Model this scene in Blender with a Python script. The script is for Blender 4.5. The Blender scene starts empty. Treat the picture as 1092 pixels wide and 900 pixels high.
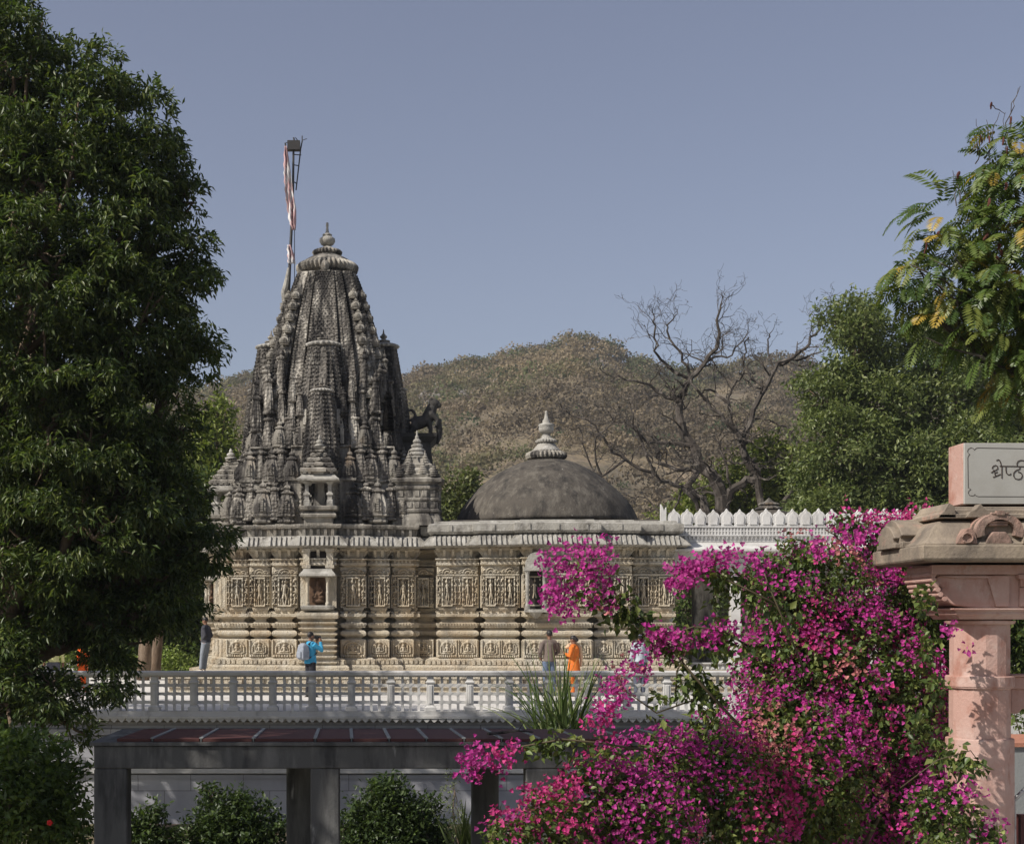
import bpy, math, random
import numpy as np
from mathutils import Vector, Matrix, noise
random.seed(7)
RNG = np.random.default_rng(11)
sc = bpy.context.scene
col = sc.collection
F = 1517.0; EYE = 4.3; PX0 = 400.0; PY0 = 668.0
pi = math.pi

def W(px, py, D):
    """world point seen at picture position px,py at distance D"""
    return Vector(((px-PX0)/F*D, D, EYE+(PY0-py)/F*D))

# ------------------------------------------------------------------ mesh helper
class MB:
    def __init__(s): s.v = []; s.f = []
    def add(s, vs, fs):
        o = len(s.v); s.v.extend([tuple(p) for p in vs]); s.f.extend([tuple(i+o for i in f) for f in fs]); return s
    def merge(s, o, M=None):
        vs = o.v if M is None else [tuple(M @ Vector(p)) for p in o.v]
        return s.add(vs, o.f)
    def box(s, x0, x1, y0, y1, z0, z1, M=None):
        vs = [(x0,y0,z0),(x1,y0,z0),(x1,y1,z0),(x0,y1,z0),(x0,y0,z1),(x1,y0,z1),(x1,y1,z1),(x0,y1,z1)]
        if M is not None: vs = [tuple(M @ Vector(p)) for p in vs]
        return s.add(vs, [(0,3,2,1),(4,5,6,7),(0,1,5,4),(1,2,6,5),(2,3,7,6),(3,0,4,7)])
    def rings(s, rings, cap=True, M=None):
        n = len(rings[0]); vs = []; fs = []
        for r in rings: vs.extend(r)
        if M is not None: vs = [tuple(M @ Vector(p)) for p in vs]
        for k in range(len(rings)-1):
            for i in range(n):
                j = (i+1) % n
                fs.append((k*n+i, k*n+j, (k+1)*n+j, (k+1)*n+i))
        if cap:
            fs.append(tuple(range(n-1,-1,-1))); b = (len(rings)-1)*n; fs.append(tuple(range(b, b+n)))
        return s.add(vs, fs)
    def sweep(s, poly, prof, cap=True, M=None):
        return s.rings([[(x, y, z) for x, y in offset_poly(poly, o)] for z, o in prof], cap, M)
    def lathe(s, prof, cx=0, cy=0, n=20, ribs=0, rib=0.0, M=None):
        rr = []
        for r, z in prof:
            ring = []
            for i in range(n):
                a = 2*pi*i/n; q = r*(1+(rib*math.cos(ribs*a) if ribs else 0))
                ring.append((cx+q*math.cos(a), cy+q*math.sin(a), z))
            rr.append(ring)
        return s.rings(rr, True, M)
    def tube(s, pts, rad, n=6, cap=True):
        pts = [Vector(p) for p in pts]; rr = []
        if not hasattr(rad, '__len__'): rad = [rad]*len(pts)
        up = None
        for i, p in enumerate(pts):
            t = (pts[min(i+1,len(pts)-1)]-pts[max(i-1,0)])
            t = t.normalized() if t.length > 1e-9 else Vector((0,0,1))
            if up is None: up = Vector((1,0,0)) if abs(t.x) < .8 else Vector((0,1,0))
            u = (up - t*up.dot(t)).normalized(); up = u; w = t.cross(u)
            rr.append([tuple(p+(u*math.cos(2*pi*k/n)+w*math.sin(2*pi*k/n))*rad[i]) for k in range(n)])
        return s.rings(rr, cap)
    def ball(s, c, r, n=10, m=8, M=None):
        if not hasattr(r, '__len__'): r = (r,r,r)
        rr = []
        for k in range(m+1):
            th = pi*(k+.02)/(m+.04)-pi/2
            rr.append([(c[0]+r[0]*math.cos(th)*math.cos(2*pi*i/n), c[1]+r[1]*math.cos(th)*math.sin(2*pi*i/n), c[2]+r[2]*math.sin(th)) for i in range(n)])
        return s.rings(rr, True, M)
    def prism(s, outline, y0, y1, M=None):
        """outline in xz, extruded along y"""
        n = len(outline); vs = [(x,y0,z) for x,z in outline]+[(x,y1,z) for x,z in outline]
        if M is not None: vs = [tuple(M @ Vector(p)) for p in vs]
        fs = [tuple(range(n)), tuple(range(2*n-1,n-1,-1))]+[(i,n+i,n+(i+1)%n,(i+1)%n) for i in range(n)]
        return s.add(vs, fs)
    def mesh(s, name, smooth=False):
        me = bpy.data.meshes.new(name); me.from_pydata(s.v, [], s.f); me.update()
        if smooth: me.polygons.foreach_set('use_smooth', [True]*len(me.polygons))
        return me
    def build(s, name, m, parent=None, loc=(0,0,0), rz=0, smooth=False, bevel=0, remesh=0, auto=False):
        o = bpy.data.objects.new(name, s.mesh(name, smooth)); col.objects.link(o)
        o.data.materials.append(m); o.parent = parent; o.location = loc; o.rotation_euler = (0,0,rz)
        if remesh:
            md = o.modifiers.new('r','REMESH'); md.mode = 'VOXEL'; md.voxel_size = remesh; md.use_smooth_shade = True
            sm = o.modifiers.new('s','SMOOTH'); sm.factor = .5; sm.iterations = 2
        if bevel:
            b = o.modifiers.new('b','BEVEL'); b.width = bevel; b.segments = 1; b.limit_method = 'ANGLE'
        return o

def offset_poly(poly, d):
    if abs(d) < 1e-9: return list(poly)
    n = len(poly); out = []
    for i in range(n):
        p0 = poly[i-1]; p = poly[i]; p1 = poly[(i+1)%n]
        e0 = Vector((p[0]-p0[0], p[1]-p0[1])).normalized(); e1 = Vector((p1[0]-p[0], p1[1]-p[1])).normalized()
        n0 = Vector((e0.y,-e0.x)); n1 = Vector((e1.y,-e1.x))
        m = n0+n1; k = d/max(.2, 1+n0.dot(n1))
        out.append((p[0]+m.x*k, p[1]+m.y*k))
    return out

def teeth(mb, poly, off, z0, z1, spacing, w, d0, d1=None, back=True, minlen=.12):
    """row of little blocks along every edge of a CCW plan, standing d0 (bottom) / d1 (top) proud"""
    if d1 is None: d1 = d0
    P = offset_poly(poly, off); n = len(P)
    for i in range(n):
        a = Vector(P[i]); b = Vector(P[(i+1)%n]); L = (b-a).length
        if L < minlen: continue
        e = (b-a)/L; nn = Vector((e.y,-e.x))
        if not back and nn.y > .5: continue
        k = max(1, int(round(L/spacing)))
        for j in range(k):
            c = a+e*(L*(j+.5)/k); u = e*w/2
            q = []
            for z, d in ((z0,d0),(z1,d1)):
                q += [(c-u-nn*.02, z), (c+u-nn*.02, z), (c+u+nn*d, z), (c-u+nn*d, z)]
            vs = [(p.x,p.y,z) for p,z in q]
            mb.add(vs, [(0,1,2,3)[::-1],(4,5,6,7),(3,2,6,7),(0,3,7,4),(2,1,5,6)])

# ------------------------------------------------------------------ objects
def tag(o, label=None, cat=None, group=None, kind=None):
    if label: o['label'] = label
    if cat: o['category'] = cat
    if group: o['group'] = group
    if kind: o['kind'] = kind
    return o
def empty(name, loc=(0,0,0), rz=0, label=None, cat=None, group=None, parent=None):
    o = bpy.data.objects.new(name, None); col.objects.link(o); o.location = loc; o.rotation_euler = (0,0,rz); o.parent = parent
    o.empty_display_size = .3
    return tag(o, label, cat, group)
def dup(o, parent, loc=None, rz=None, scale=None, label=None):
    c = o.copy(); col.objects.link(c); c.parent = parent
    if loc is not None: c.location = loc
    if rz is not None: c.rotation_euler = (0,0,rz)
    if scale is not None: c.scale = scale if hasattr(scale,'__len__') else (scale,)*3
    if label: c['label'] = label
    return c

# ------------------------------------------------------------------ materials
def nt(name):
    m = bpy.data.materials.new(name); m.use_nodes = True
    t = m.node_tree; t.nodes.clear()
    out = t.nodes.new('ShaderNodeOutputMaterial'); bs = t.nodes.new('ShaderNodeBsdfPrincipled')
    t.links.new(bs.outputs[0], out.inputs[0]); return m, t, bs, out
def nd(t, kind, **kw):
    n = t.nodes.new('ShaderNode'+kind)
    for k, v in kw.items():
        if k in n.inputs: n.inputs[k].default_value = v
        else: setattr(n, k, v)
    return n
def noise_fac(t, co, scale, detail=6, rough=.6, stretch=None, lo=.35, hi=.65):
    mp = nd(t,'Mapping'); t.links.new(co, mp.inputs[0])
    if stretch: mp.inputs['Scale'].default_value = stretch
    n = nd(t,'TexNoise', Scale=scale, Detail=detail, Roughness=rough); t.links.new(mp.outputs[0], n.inputs['Vector'])
    r = nd(t,'MapRange'); r.inputs[1].default_value = lo; r.inputs[2].default_value = hi
    t.links.new(n.outputs[0], r.inputs[0]); return r.outputs[0]
def mixc(t, fac, a, b, mode='MIX'):
    m = nd(t,'Mix', data_type='RGBA', blend_type=mode)
    for s, v in ((0,fac),(6,a),(7,b)):
        if isinstance(v,(tuple,list)): m.inputs[s].default_value = (*v,1) if len(v)==3 else v
        elif isinstance(v,(int,float)): m.inputs[s].default_value = v
        else: t.links.new(v, m.inputs[s])
    return m.outputs[2]
def stone(name, base, layers, rough=.85, bumps=((12,.5,.02),), voro=None, joints=None):
    """layers: (colour, scale, stretch, lo, hi, amount)"""
    m, t, bs, out = nt(name); co = nd(t,'TexCoord').outputs['Object']
    geo = nd(t,'NewGeometry').outputs['Position']
    c = base
    for (cc, s, st, lo, hi, am) in layers:
        f = noise_fac(t, geo, s, 7, .62, st, lo, hi)
        if am < 1:
            mu = nd(t,'Math', operation='MULTIPLY'); t.links.new(f, mu.inputs[0]); mu.inputs[1].default_value = am; f = mu.outputs[0]
        cm = nd(t,'Clamp'); t.links.new(f, cm.inputs[0]); f = cm.outputs[0]
        c = mixc(t, f, c, cc)
    if joints:
        br = nd(t,'TexBrick', Scale=1.0); mp = nd(t,'Mapping'); mp.inputs['Rotation'].default_value = (pi/2,0,0)
        t.links.new(geo, mp.inputs[0]); t.links.new(mp.outputs[0], br.inputs['Vector'])
        br.inputs['Color1'].default_value = (1,1,1,1); br.inputs['Color2'].default_value = (.86,.86,.88,1); br.inputs['Mortar'].default_value = (.45,.43,.42,1)
        br.inputs['Brick Width'].default_value = joints[0]; br.inputs['Row Height'].default_value = joints[1]; br.inputs['Mortar Size'].default_value = joints[2]
        c = mixc(t, 1.0, c, br.outputs[0], 'MULTIPLY')
    if isinstance(c, tuple): bs.inputs['Base Color'].default_value = (*c,1)
    else: t.links.new(c, bs.inputs['Base Color'])
    bs.inputs['Roughness'].default_value = rough
    if 'Specular IOR Level' in bs.inputs: bs.inputs['Specular IOR Level'].default_value = .25
    last = None
    for (s, st, d) in bumps:
        n = nd(t,'TexNoise', Scale=s, Detail=5, Roughness=.6); t.links.new(geo, n.inputs['Vector'])
        b = nd(t,'Bump', Strength=st, Distance=d); t.links.new(n.outputs[0], b.inputs['Height'])
        if last: t.links.new(last, b.inputs['Normal'])
        last = b.outputs[0]
    if voro:
        s, st, d = voro
        n = nd(t,'TexVoronoi', Scale=s); n.feature = 'F1'; t.links.new(geo, n.inputs['Vector'])
        b = nd(t,'Bump', Strength=st, Distance=d); t.links.new(n.outputs[0], b.inputs['Height'])
        if last: t.links.new(last, b.inputs['Normal'])
        last = b.outputs[0]
    if last: t.links.new(last, bs.inputs['Normal'])
    return m
def plain(name, c, rough=.7, spec=.3, var=.12, scale=9, metal=0, bump=0.0):
    m, t, bs, out = nt(name); co = nd(t,'TexCoord').outputs['Object']
    f = noise_fac(t, co, scale, 5, .6, None, .3, .7)
    cc = mixc(t, f, tuple(x*(1-var) for x in c), tuple(min(1,x*(1+var)) for x in c)); t.links.new(cc, bs.inputs['Base Color'])
    bs.inputs['Roughness'].default_value = rough; bs.inputs['Metallic'].default_value = metal; bs.inputs['Specular IOR Level'].default_value = spec
    if bump:
        n = nd(t,'TexNoise', Scale=scale*4, Detail=4); t.links.new(co, n.inputs['Vector'])
        b = nd(t,'Bump', Strength=.6, Distance=bump); t.links.new(n.outputs[0], b.inputs['Height']); t.links.new(b.outputs[0], bs.inputs['Normal'])
    return m
def leafmat(name, trans=.3, rough=.45, tint=(1.15,1.25,.55), spec=.35):
    m, t, bs, out = nt(name)
    a = nd(t,'Attribute', attribute_name='Col')
    t.links.new(a.outputs['Color'], bs.inputs['Base Color']); bs.inputs['Roughness'].default_value = rough; bs.inputs['Specular IOR Level'].default_value = spec
    tr = nd(t,'BsdfTranslucent'); c = mixc(t, 1.0, a.outputs['Color'], tint, 'MULTIPLY'); t.links.new(c, tr.inputs[0])
    mx = nd(t,'MixShader'); mx.inputs[0].default_value = trans
    t.links.new(bs.outputs[0], mx.inputs[1]); t.links.new(tr.outputs[0], mx.inputs[2]); t.links.new(mx.outputs[0], out.inputs[0])
    return m

M = {}
M['low'] = stone('carved_cream_stone', (.46,.405,.31), [((.36,.25,.14),.9,(1,1,1.6),.45,.75,.7), ((.52,.49,.42),1.6,(1,1,.5),.46,.68,.85), ((.14,.125,.105),2.2,(1,1,.35),.53,.70,.75), ((.10,.085,.065),.8,(1,1,2.4),.56,.68,.7)], bumps=((34,.8,.03),(7,.4,.04)), voro=(21,.5,.03))
M['mid'] = stone('weathered_grey_stone', (.26,.24,.205), [((.47,.44,.38),2.6,(1,1,.45),.49,.64,.85), ((.04,.036,.034),1.9,(1,1,.3),.46,.60,.9), ((.31,.21,.12),.8,None,.58,.75,.45)], bumps=((24,.7,.03),(6,.4,.04)))
M['spire'] = stone('black_stained_spire_stone', (.165,.15,.13), [((.50,.465,.40),3.2,(1,1,.22),.52,.62,.9), ((.022,.02,.019),1.5,(1.8,1,.2),.44,.56,.93), ((.40,.37,.32),7,(1,1,.5),.60,.70,.5)], bumps=((22,.8,.04),), voro=(9,.8,.06))
M['eave'] = stone('pale_grey_eave_stone', (.33,.315,.28), [((.13,.12,.105),2.3,(1,1,.7),.47,.66,.85), ((.55,.53,.49),3.5,None,.52,.7,.6)], bumps=((22,.8,.03),(60,.5,.01)))
M['dome'] = stone('dark_lime_plaster', (.080,.070,.058), [((.145,.13,.108),5,(1,1,.4),.48,.64,.8), ((.032,.029,.026),1.6,(1.6,1.6,.3),.5,.64,.85), ((.40,.38,.34),7,None,.69,.74,.9), ((.06,.055,.05),18,None,.55,.7,.6)], bumps=((14,.8,.04),(45,.6,.02)))
M['marble'] = stone('white_marble', (.57,.56,.54), [((.38,.365,.34),1.4,None,.46,.68,.75), ((.26,.25,.24),4,(1,1,.3),.58,.70,.6)], rough=.6, bumps=((20,.3,.01),))
M['marble_wall'] = stone('grey_marble_wall', (.42,.42,.44), [((.30,.305,.33),1.1,(1,1,.5),.45,.7,.7), ((.55,.55,.55),.5,(.5,.5,3),.55,.75,.6)], rough=.6, bumps=((10,.3,.02),), joints=(1.15,.72,.008))
M['floor'] = stone('terrace_marble', (.64,.615,.57), [((.5,.47,.43),.7,None,.45,.7,.6)], rough=.55, bumps=((12,.2,.01),))
M['pink'] = stone('pink_sandstone', (.43,.27,.225), [((.50,.375,.33),2.2,None,.45,.66,.8), ((.31,.14,.10),5,(1,1,.6),.53,.68,.75), ((.50,.42,.37),9,None,.60,.72,.5), ((.20,.15,.12),2.5,(1,1,.3),.60,.72,.5)], bumps=((38,.5,.012),(6,.4,.02)))
M['pinkdark'] = stone('stained_sandstone', (.20,.165,.13), [((.33,.27,.20),3,(1,1,.6),.44,.64,.8), ((.07,.062,.052),2.5,(1,1,.4),.50,.68,.8), ((.40,.235,.18),4,None,.58,.7,.7)], bumps=((30,.6,.015),))
M['plaque'] = stone('grey_stone_plaque', (.36,.355,.33), [((.30,.29,.26),3,None,.45,.7,.7), ((.20,.14,.07),7,None,.68,.76,.5)], rough=.6, bumps=((40,.3,.004),))
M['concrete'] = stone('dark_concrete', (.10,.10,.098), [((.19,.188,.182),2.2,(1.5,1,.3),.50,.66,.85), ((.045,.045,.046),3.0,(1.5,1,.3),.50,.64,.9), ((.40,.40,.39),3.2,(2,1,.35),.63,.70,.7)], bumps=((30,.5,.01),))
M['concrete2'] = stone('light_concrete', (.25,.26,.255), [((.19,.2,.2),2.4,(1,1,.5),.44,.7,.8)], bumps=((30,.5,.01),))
M['redtile'] = stone('maroon_roof_tile', (.085,.034,.03), [((.075,.03,.028),4,None,.45,.7,.8), ((.20,.12,.10),8,None,.62,.75,.5)], rough=.7, bumps=((25,.4,.01),))
M['redbrick'] = stone('red_floor_tile', (.42,.19,.12), [((.30,.13,.09),8,None,.45,.7,.8)], bumps=((25,.4,.01),))
M['pinkmid'] = stone('weathered_pink_stone', (.34,.21,.165), [((.46,.32,.26),4,None,.45,.64,.8), ((.11,.085,.07),3,(1,1,.5),.48,.64,.9), ((.30,.27,.22),6,None,.55,.7,.7)], bumps=((30,.8,.015),))
M['darkstone'] = stone('blackened_stone', (.050,.047,.043), [((.12,.11,.10),3,None,.52,.7,.6)], bumps=((20,.7,.03),))
M['dark'] = plain('painted_interior_shade', (.035,.03,.026), .95, .1)  # near-black colour paints the shade inside window, loggia and niche openings
M['redstone'] = stone('reddish_idol_stone', (.13,.078,.048), [((.06,.038,.026),9,None,.4,.65,.8)], bumps=((40,.4,.01),))
M['iron'] = plain('dark_iron', (.045,.042,.04), .6, .4, metal=.4)
M['steel'] = plain('grey_steel_tube', (.42,.42,.43), .35, .5, metal=.8)
M['bark'] = stone('tree_bark', (.13,.09,.06), [((.22,.17,.125),5,(1,1,.25),.45,.65,.8),((.06,.04,.03),6,(1,1,.3),.5,.7,.7)], bumps=((18,.9,.03),))
M['greybark'] = stone('bare_grey_bark', (.060,.050,.042), [((.17,.15,.13),3,(1,1,.4),.5,.66,.8)], bumps=((18,.7,.02),))
M['stem'] = plain('green_brown_stem', (.07,.055,.03), .7, .3)
M['leaf'] = leafmat('leaf', .34, .4)
M['bract'] = leafmat('bract', .42, .6, (1.1,.9,1.1), .15)
M['dryleaf'] = leafmat('scrub_leaf', .4, .8, (1.1,1.05,.8), .1)
# =================================================================== THE TEMPLE
TER = 2.45
def zz(py, D=44.3): return EYE+(PY0-py)/F*D-TER
TYAW = -math.radians(2.3)
temple = empty('temple', ((349-PX0)/F*48, 48, TER), TYAW,
   'old carved stone temple with a tall dark curved spire and a low round grey dome', 'temple')

def half_plan(steps, back=None):
    """steps: list of (half width, distance) from the centre projection outwards, front side faces -Y; 4-fold"""
    right = []
    for i, (hw, d) in enumerate(steps):
        right.append((hw, -d))
        if i+1 < len(steps): right.append((hw, -steps[i+1][1]))
    return right
def plan4(steps):
    q = half_plan(steps)                       # front right half, centre to corner
    pts = []
    for k in range(4):
        a = k*pi/2; ca, sa = round(math.cos(a)), round(math.sin(a))
        seq = q + [(-y, -x) for x, y in reversed(q)]
        # drop duplicate corner
        s2 = []
        for p in seq:
            if not s2 or (abs(p[0]-s2[-1][0])+abs(p[1]-s2[-1][1])) > 1e-6: s2.append(p)
        pts += [(x*ca-y*sa, x*sa+y*ca) for x, y in s2]
    return pts
TST = [(.56,3.72),(1.5,3.45),(2.22,3.22),(2.98,2.98)]
tplan = plan4(TST)
GR = [(.64,3.85),(.72,3.02),(.74,3.42),(1.5,3.42)]
def grooved(steps, g=.09, dp=.28):
    """front-right half with a slot between the piers"""
    right = []
    for i, (hw, d) in enumerate(steps):
        right.append((hw, -d))
        if i+1 < len(steps):
            nd_ = steps[i+1][1]
            right += [(hw, -(nd_-dp)), (hw+g, -(nd_-dp)), (hw+g, -nd_)]
    return right
def plan_from(q):
    pts = []
    for k in range(4):
        a = k*pi/2; ca, sa = round(math.cos(a)), round(math.sin(a))
        seq = q + [(-y, -x) for x, y in reversed(q)]
        s2 = []
        for p in seq:
            if not s2 or (abs(p[0]-s2[-1][0])+abs(p[1]-s2[-1][1])) > 1e-6: s2.append(p)
        pts += [(x*ca-y*sa, x*sa+y*ca) for x, y in s2]
    return pts
tplan_g = plan_from(grooved(TST))

# hall plan (own symmetric plan around HX)
HX = 7.36
HST = [(1.1,4.15),(2.35,3.85),(3.72,3.45)]
def hall_plan(steps, g=None):
    q = grooved(steps, .09, .28) if g else half_plan(steps)
    last = steps[-1]
    # right side: go back with a wide projection, then the rear
    right = q+[(last[0], -2.6),(last[0]+.0001+.25,-2.6),(last[0]+.2501,2.6),(last[0],2.6),(last[0],3.2)]
    left = [(-x,y) for x,y in reversed(right)]
    return [(x+HX,y) for x,y in right+left]
hplan = hall_plan(HST); hplan_g = hall_plan(HST, True)
# short linking wall between shrine and hall
LX0, LX1 = 2.7, 3.9
lplan = [(LX0,-2.55),(LX1,-2.55),(LX1,2.55),(LX0,2.55)]

P_ = lambda *a: [(zz(py), o) for py, o in a]
base_prof = P_((716,.42),(711,.42),(709,.36),(708.5,.28),(703,.28),(702.5,.22),(701,.17),(683,.17),(681.5,.13),(681,.03),(679.5,.03),
   (678.6,.10),(677.2,.155),(675.3,.17),(673.5,.155),(672.2,.10),(671.5,.02),(669.5,.02),(669,.13),(666.5,.15),(664.6,.15),(664,.08),(662.5,.0),(660.5,0),
   (658.8,.06),(657.3,.17),(654.4,.17),(653.4,.10),(652.6,.05),(649.5,.09),(648,.09))
wall_prof = P_((648,.05),(614,.05))
top_prof = P_((614,.11),(612.4,.12),(612,.02),(604,.02),(603.5,.05),(602.5,.14),(600,.14),(599.6,.08),(597,.08),(596.6,.17),(595.5,.17),(595,.03),(588,.03),(587.5,.10),(585.5,.16),(584,.16))
eave_prof = P_((584,.30),(582.6,.36),(581.6,.36),(577,.26),(573,.13),(571.5,.10),(571,.02))
frieze_prof = P_((571,.0),(563.5,.0),(563,.13),(560.6,.16),(559,.16),(558.6,-.1),(557.5,-.1))

def block(name, plans, prof, m, parent=temple):
    mb = MB()
    for p in plans: mb.sweep(p, prof)
    return mb.build(name, m, parent)
def tsc(p, zc=0): return p
def plinth_part():
    mb = MB()
    for p, D in ((tplan,0),(hplan,0),(lplan,0)):
        mb.sweep(p, [(0,.80),(zz(738),.80),(zz(737),.72),(zz(731),.72),(zz(730),.78),(zz(727),.78),(zz(726),.62),(zz(719),.62),(zz(718.4),.74),(zz(714.6),.74)])
    for p in (tplan,hplan): teeth(mb, p, .62, zz(726.4), zz(719), .34, .17, .09, back=False)
    mb.build('plinth', M['low'], temple)
plinth_part()
def platform():
    mb = MB(); p = [(-3.75,-8.7),(13.5,-8.7),(13.5,4),(-3.75,4)]
    zt_ = zz(715.6,43)
    mb.sweep(p, [(0,.06),(.06,.06),(.07,0),(.16,0),(.17,.05),(.22,.05),(.23,0),(zt_-.10,0),(zt_-.09,.07),(zt_,.07)])
    teeth(mb, p, .0, .24, zt_-.11, .30, .20, .045, None, False, .5)
    mb.build('platform', M['low'], temple)
platform()
def pier_rects(g, depth=.7):
    """one rectangle per pier, narrowed by g at each side, so the mouldings of neighbours stay apart"""
    out = []
    def add(side, u0, u1, d, cx=0):
        q = [(u0+g,-d),(u1-g,-d),(u1-g,-d+depth),(u0+g,-d+depth)]
        if side == 1: q = [(y, -x) for x, y in q]
        if side == 2: q = [(-y, x) for x, y in q]
        out.append([(x+cx, y) for x, y in q])
    for side in (0,1,2):
        for s in (-1,1):
            for (u0,u1,d) in ((.66,1.5,3.45),(1.5,2.22,3.22),(2.22,2.98,2.98)):
                add(side, min(s*u0,s*u1), max(s*u0,s*u1), d)
        add(side, -.58, .58, 3.72)
    for u0,u1,d in ((-1.1,1.1,4.15),(1.1,2.35,3.85),(-2.35,-1.1,3.85),(2.35,3.72,3.45),(-3.72,-2.35,3.45)): add(0,u0,u1,d,HX)
    return out
def course(nm, prof, m, piers, rows, g=.2, inset=.30, prows=()):
    mb = MB()
    for p in (tplan, hplan, lplan): mb.sweep(p, [(z, o-(inset if piers else 0)) for z, o in prof])
    if piers:
        for p in pier_rects(g): mb.sweep(p, prof)
        for args in prows:
            for p in pier_rects(g): teeth(mb, p, *args)
    for pls, args in rows:
        for p in pls: teeth(mb, p, *args)
    mb.build(nm, M[m], temple)
TH, TA, TT = (tplan,hplan), (tplan,hplan,lplan), (tplan,)
foot_prof = [q for q in base_prof if q[0] < zz(702)]; body_prof = [q for q in base_prof if q[0] >= zz(702)]
course('basement_foot', foot_prof+[(zz(701),.17)], 'low', 0, [(TA,(.28, zz(708), zz(703.6), .15, .10, .05, .03, False))])
course('basement_moulding', body_prof, 'low', 1, [], .19, .30, [(.13, zz(666.6), zz(664.2), .09, .05, .045, .045, False), (.10, zz(655.2), zz(651.6), .20, .11, .02, .10, False, .2)])
course('wall', wall_prof, 'low', 1, [], .07, .30)
course('capital_moulding', top_prof, 'low', 1, [], .16, .24, [(.03, zz(594.5), zz(586), .30, .09, .03, .20, False, .2), (.08, zz(602), zz(597), .13, .06, .03, .05, False)])
course('eave', eave_prof, 'eave', 0, [(TA,(.10, zz(582.4), zz(571.8), .15, .072, .40, .08, False))])
course('frieze', frieze_prof, 'mid', 0, [(TT,(.0, zz(571), zz(563.4), .22, .09, .06, .10, False))])

# ---- carved relief panels (height fields)
def heightpanel(w, h, nx, nz, hf, thick=.05):
    xs = np.linspace(-w/2, w/2, nx); zs = np.linspace(0, h, nz)
    X, Z = np.meshgrid(xs, zs); Hh = hf(X/w, Z/h)
    edge = (np.abs(X) > w/2-1e-6) | (Z < 1e-6) | (Z > h-1e-6); Hh = np.where(edge, -.01, Hh)
    vs = np.stack([X, -Hh, Z], -1).reshape(-1,3).tolist()
    fs = [(j*nx+i, j*nx+i+1, (j+1)*nx+i+1, (j+1)*nx+i) for j in range(nz-1) for i in range(nx-1)]
    mb = MB(); mb.v = [tuple(v) for v in vs]; mb.f = fs; return mb
def cap(X, Z, a, b, r, hgt, asp):
    ax, az = a; bx, bz = b; dx = (bx-ax); dz = (bz-az)*asp
    px = X-ax; pz = (Z-az)*asp; L = dx*dx+dz*dz+1e-9
    t = np.clip((px*dx+pz*dz)/L, 0, 1); d2 = ((px-t*dx)**2+(pz-t*dz)**2)/(r*r)
    return hgt*np.sqrt(np.clip(1-d2, 0, 1))
def figure_panel(seed, w=.40, h=.88):
    r = random.Random(seed); asp = h/w
    sw = r.uniform(-.09,.09); hx = -sw*.6
    def f(X, Z):
        H = np.zeros_like(X)
        H = np.maximum(H, np.where(np.abs(X) > .38, .075+.02*np.sin(Z*38), 0))
        H = np.maximum(H, np.where(Z < .07, .09, 0)); H = np.maximum(H, np.where(Z > .93, .085, 0))
        H = np.maximum(H, .05*(np.abs(np.sqrt(X**2+((Z-.84)*asp)**2)-.17) < .035))
        c = lambda a,b,rr,hh: cap(X,Z,a,b,rr,hh,asp)
        parts = [c((hx,.50),(-.10+hx,.28),.085,.10), c((-.10+hx,.28),(-.08,.09),.06,.08), c((hx+.03,.50),(.12,.30),.085,.10), c((.12,.30),(r.choice([.04,.14]),.09),.06,.08),
                 c((hx,.50),(sw*.3,.70),.12,.13), c((-.08,.70),(.1,.70),.075,.11), c((sw,.82),(sw,.84),.085,.14), c((sw,.88),(sw,.91),.05,.09)]
        for s in (-1,1):
            ex = s*r.uniform(.2,.27); ez = r.uniform(.5,.66); wx = s*r.uniform(.12,.3); wz = r.choice([.42,.5,.78,.86])
            parts += [c((s*.12,.70),(ex,ez),.042,.085), c((ex,ez),(wx,wz),.036,.085)]
            parts.append(c((s*.27,.10),(s*.27,.24),.05,.07)); parts.append(c((s*.27,.28),(s*.27,.29),.04,.08))
        for p in parts: H = np.maximum(H, p)
        return H
    return heightpanel(w, h, 27, 50, f)
def seated_panel(seed, w=.6, h=.62):
    asp = h/w
    def f(X, Z):
        c = lambda a,b,rr,hh: cap(X,Z,a,b,rr,hh,asp)
        H = .05*(np.abs(X) > .43)+.035*(np.abs(np.sqrt((X*1.15)**2+((Z-.52)*asp)**2)-.36) < .045)*(Z > .45)
        H = np.maximum(H, .05*((np.abs(np.abs(X)-.2) < .035) & (Z < .72) & (Z > .12)))
        H = np.maximum(H, np.where(Z < .16, .05+.02*np.sin(X*60), 0))
        H = np.maximum(H, np.where((Z>.18)&(Z<.26)&(np.abs(X)<.3), .065, 0))
        for p in (c((-.13,.33),(.13,.33),.07,.09), c((0,.38),(0,.55),.075,.10), c((0,.66),(0,.68),.06,.11), c((-.08,.56),(-.13,.42),.035,.08), c((.08,.56),(.13,.42),.035,.08)): H = np.maximum(H, p)
        for s in (-1,1): H = np.maximum(H, c((s*.33,.25),(s*.33,.5),.045,.06)); H = np.maximum(H, c((s*.33,.58),(s*.33,.6),.04,.07))
        H = np.maximum(H, .07*np.clip(1-np.abs(X)*6-np.abs(Z-.86)*5,0,1))
        return H
    return heightpanel(w, h, 36, 36, f)
def crest_panel(w=.66, h=.22):
    def f(X, Z):
        H = np.zeros_like(X)
        for cx, r_, hh in ((0,.30,.9),(-.28,.17,.6),(.28,.17,.6),(-.45,.10,.4),(.45,.10,.4)):
            d = np.sqrt(((X-cx)/r_)**2+((Z)/hh)**2)
            H = np.maximum(H, .07*(d < 1)*(.55+.45*np.cos(d*16)))
        return H
    return heightpanel(w, h, 34, 16, f)
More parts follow.
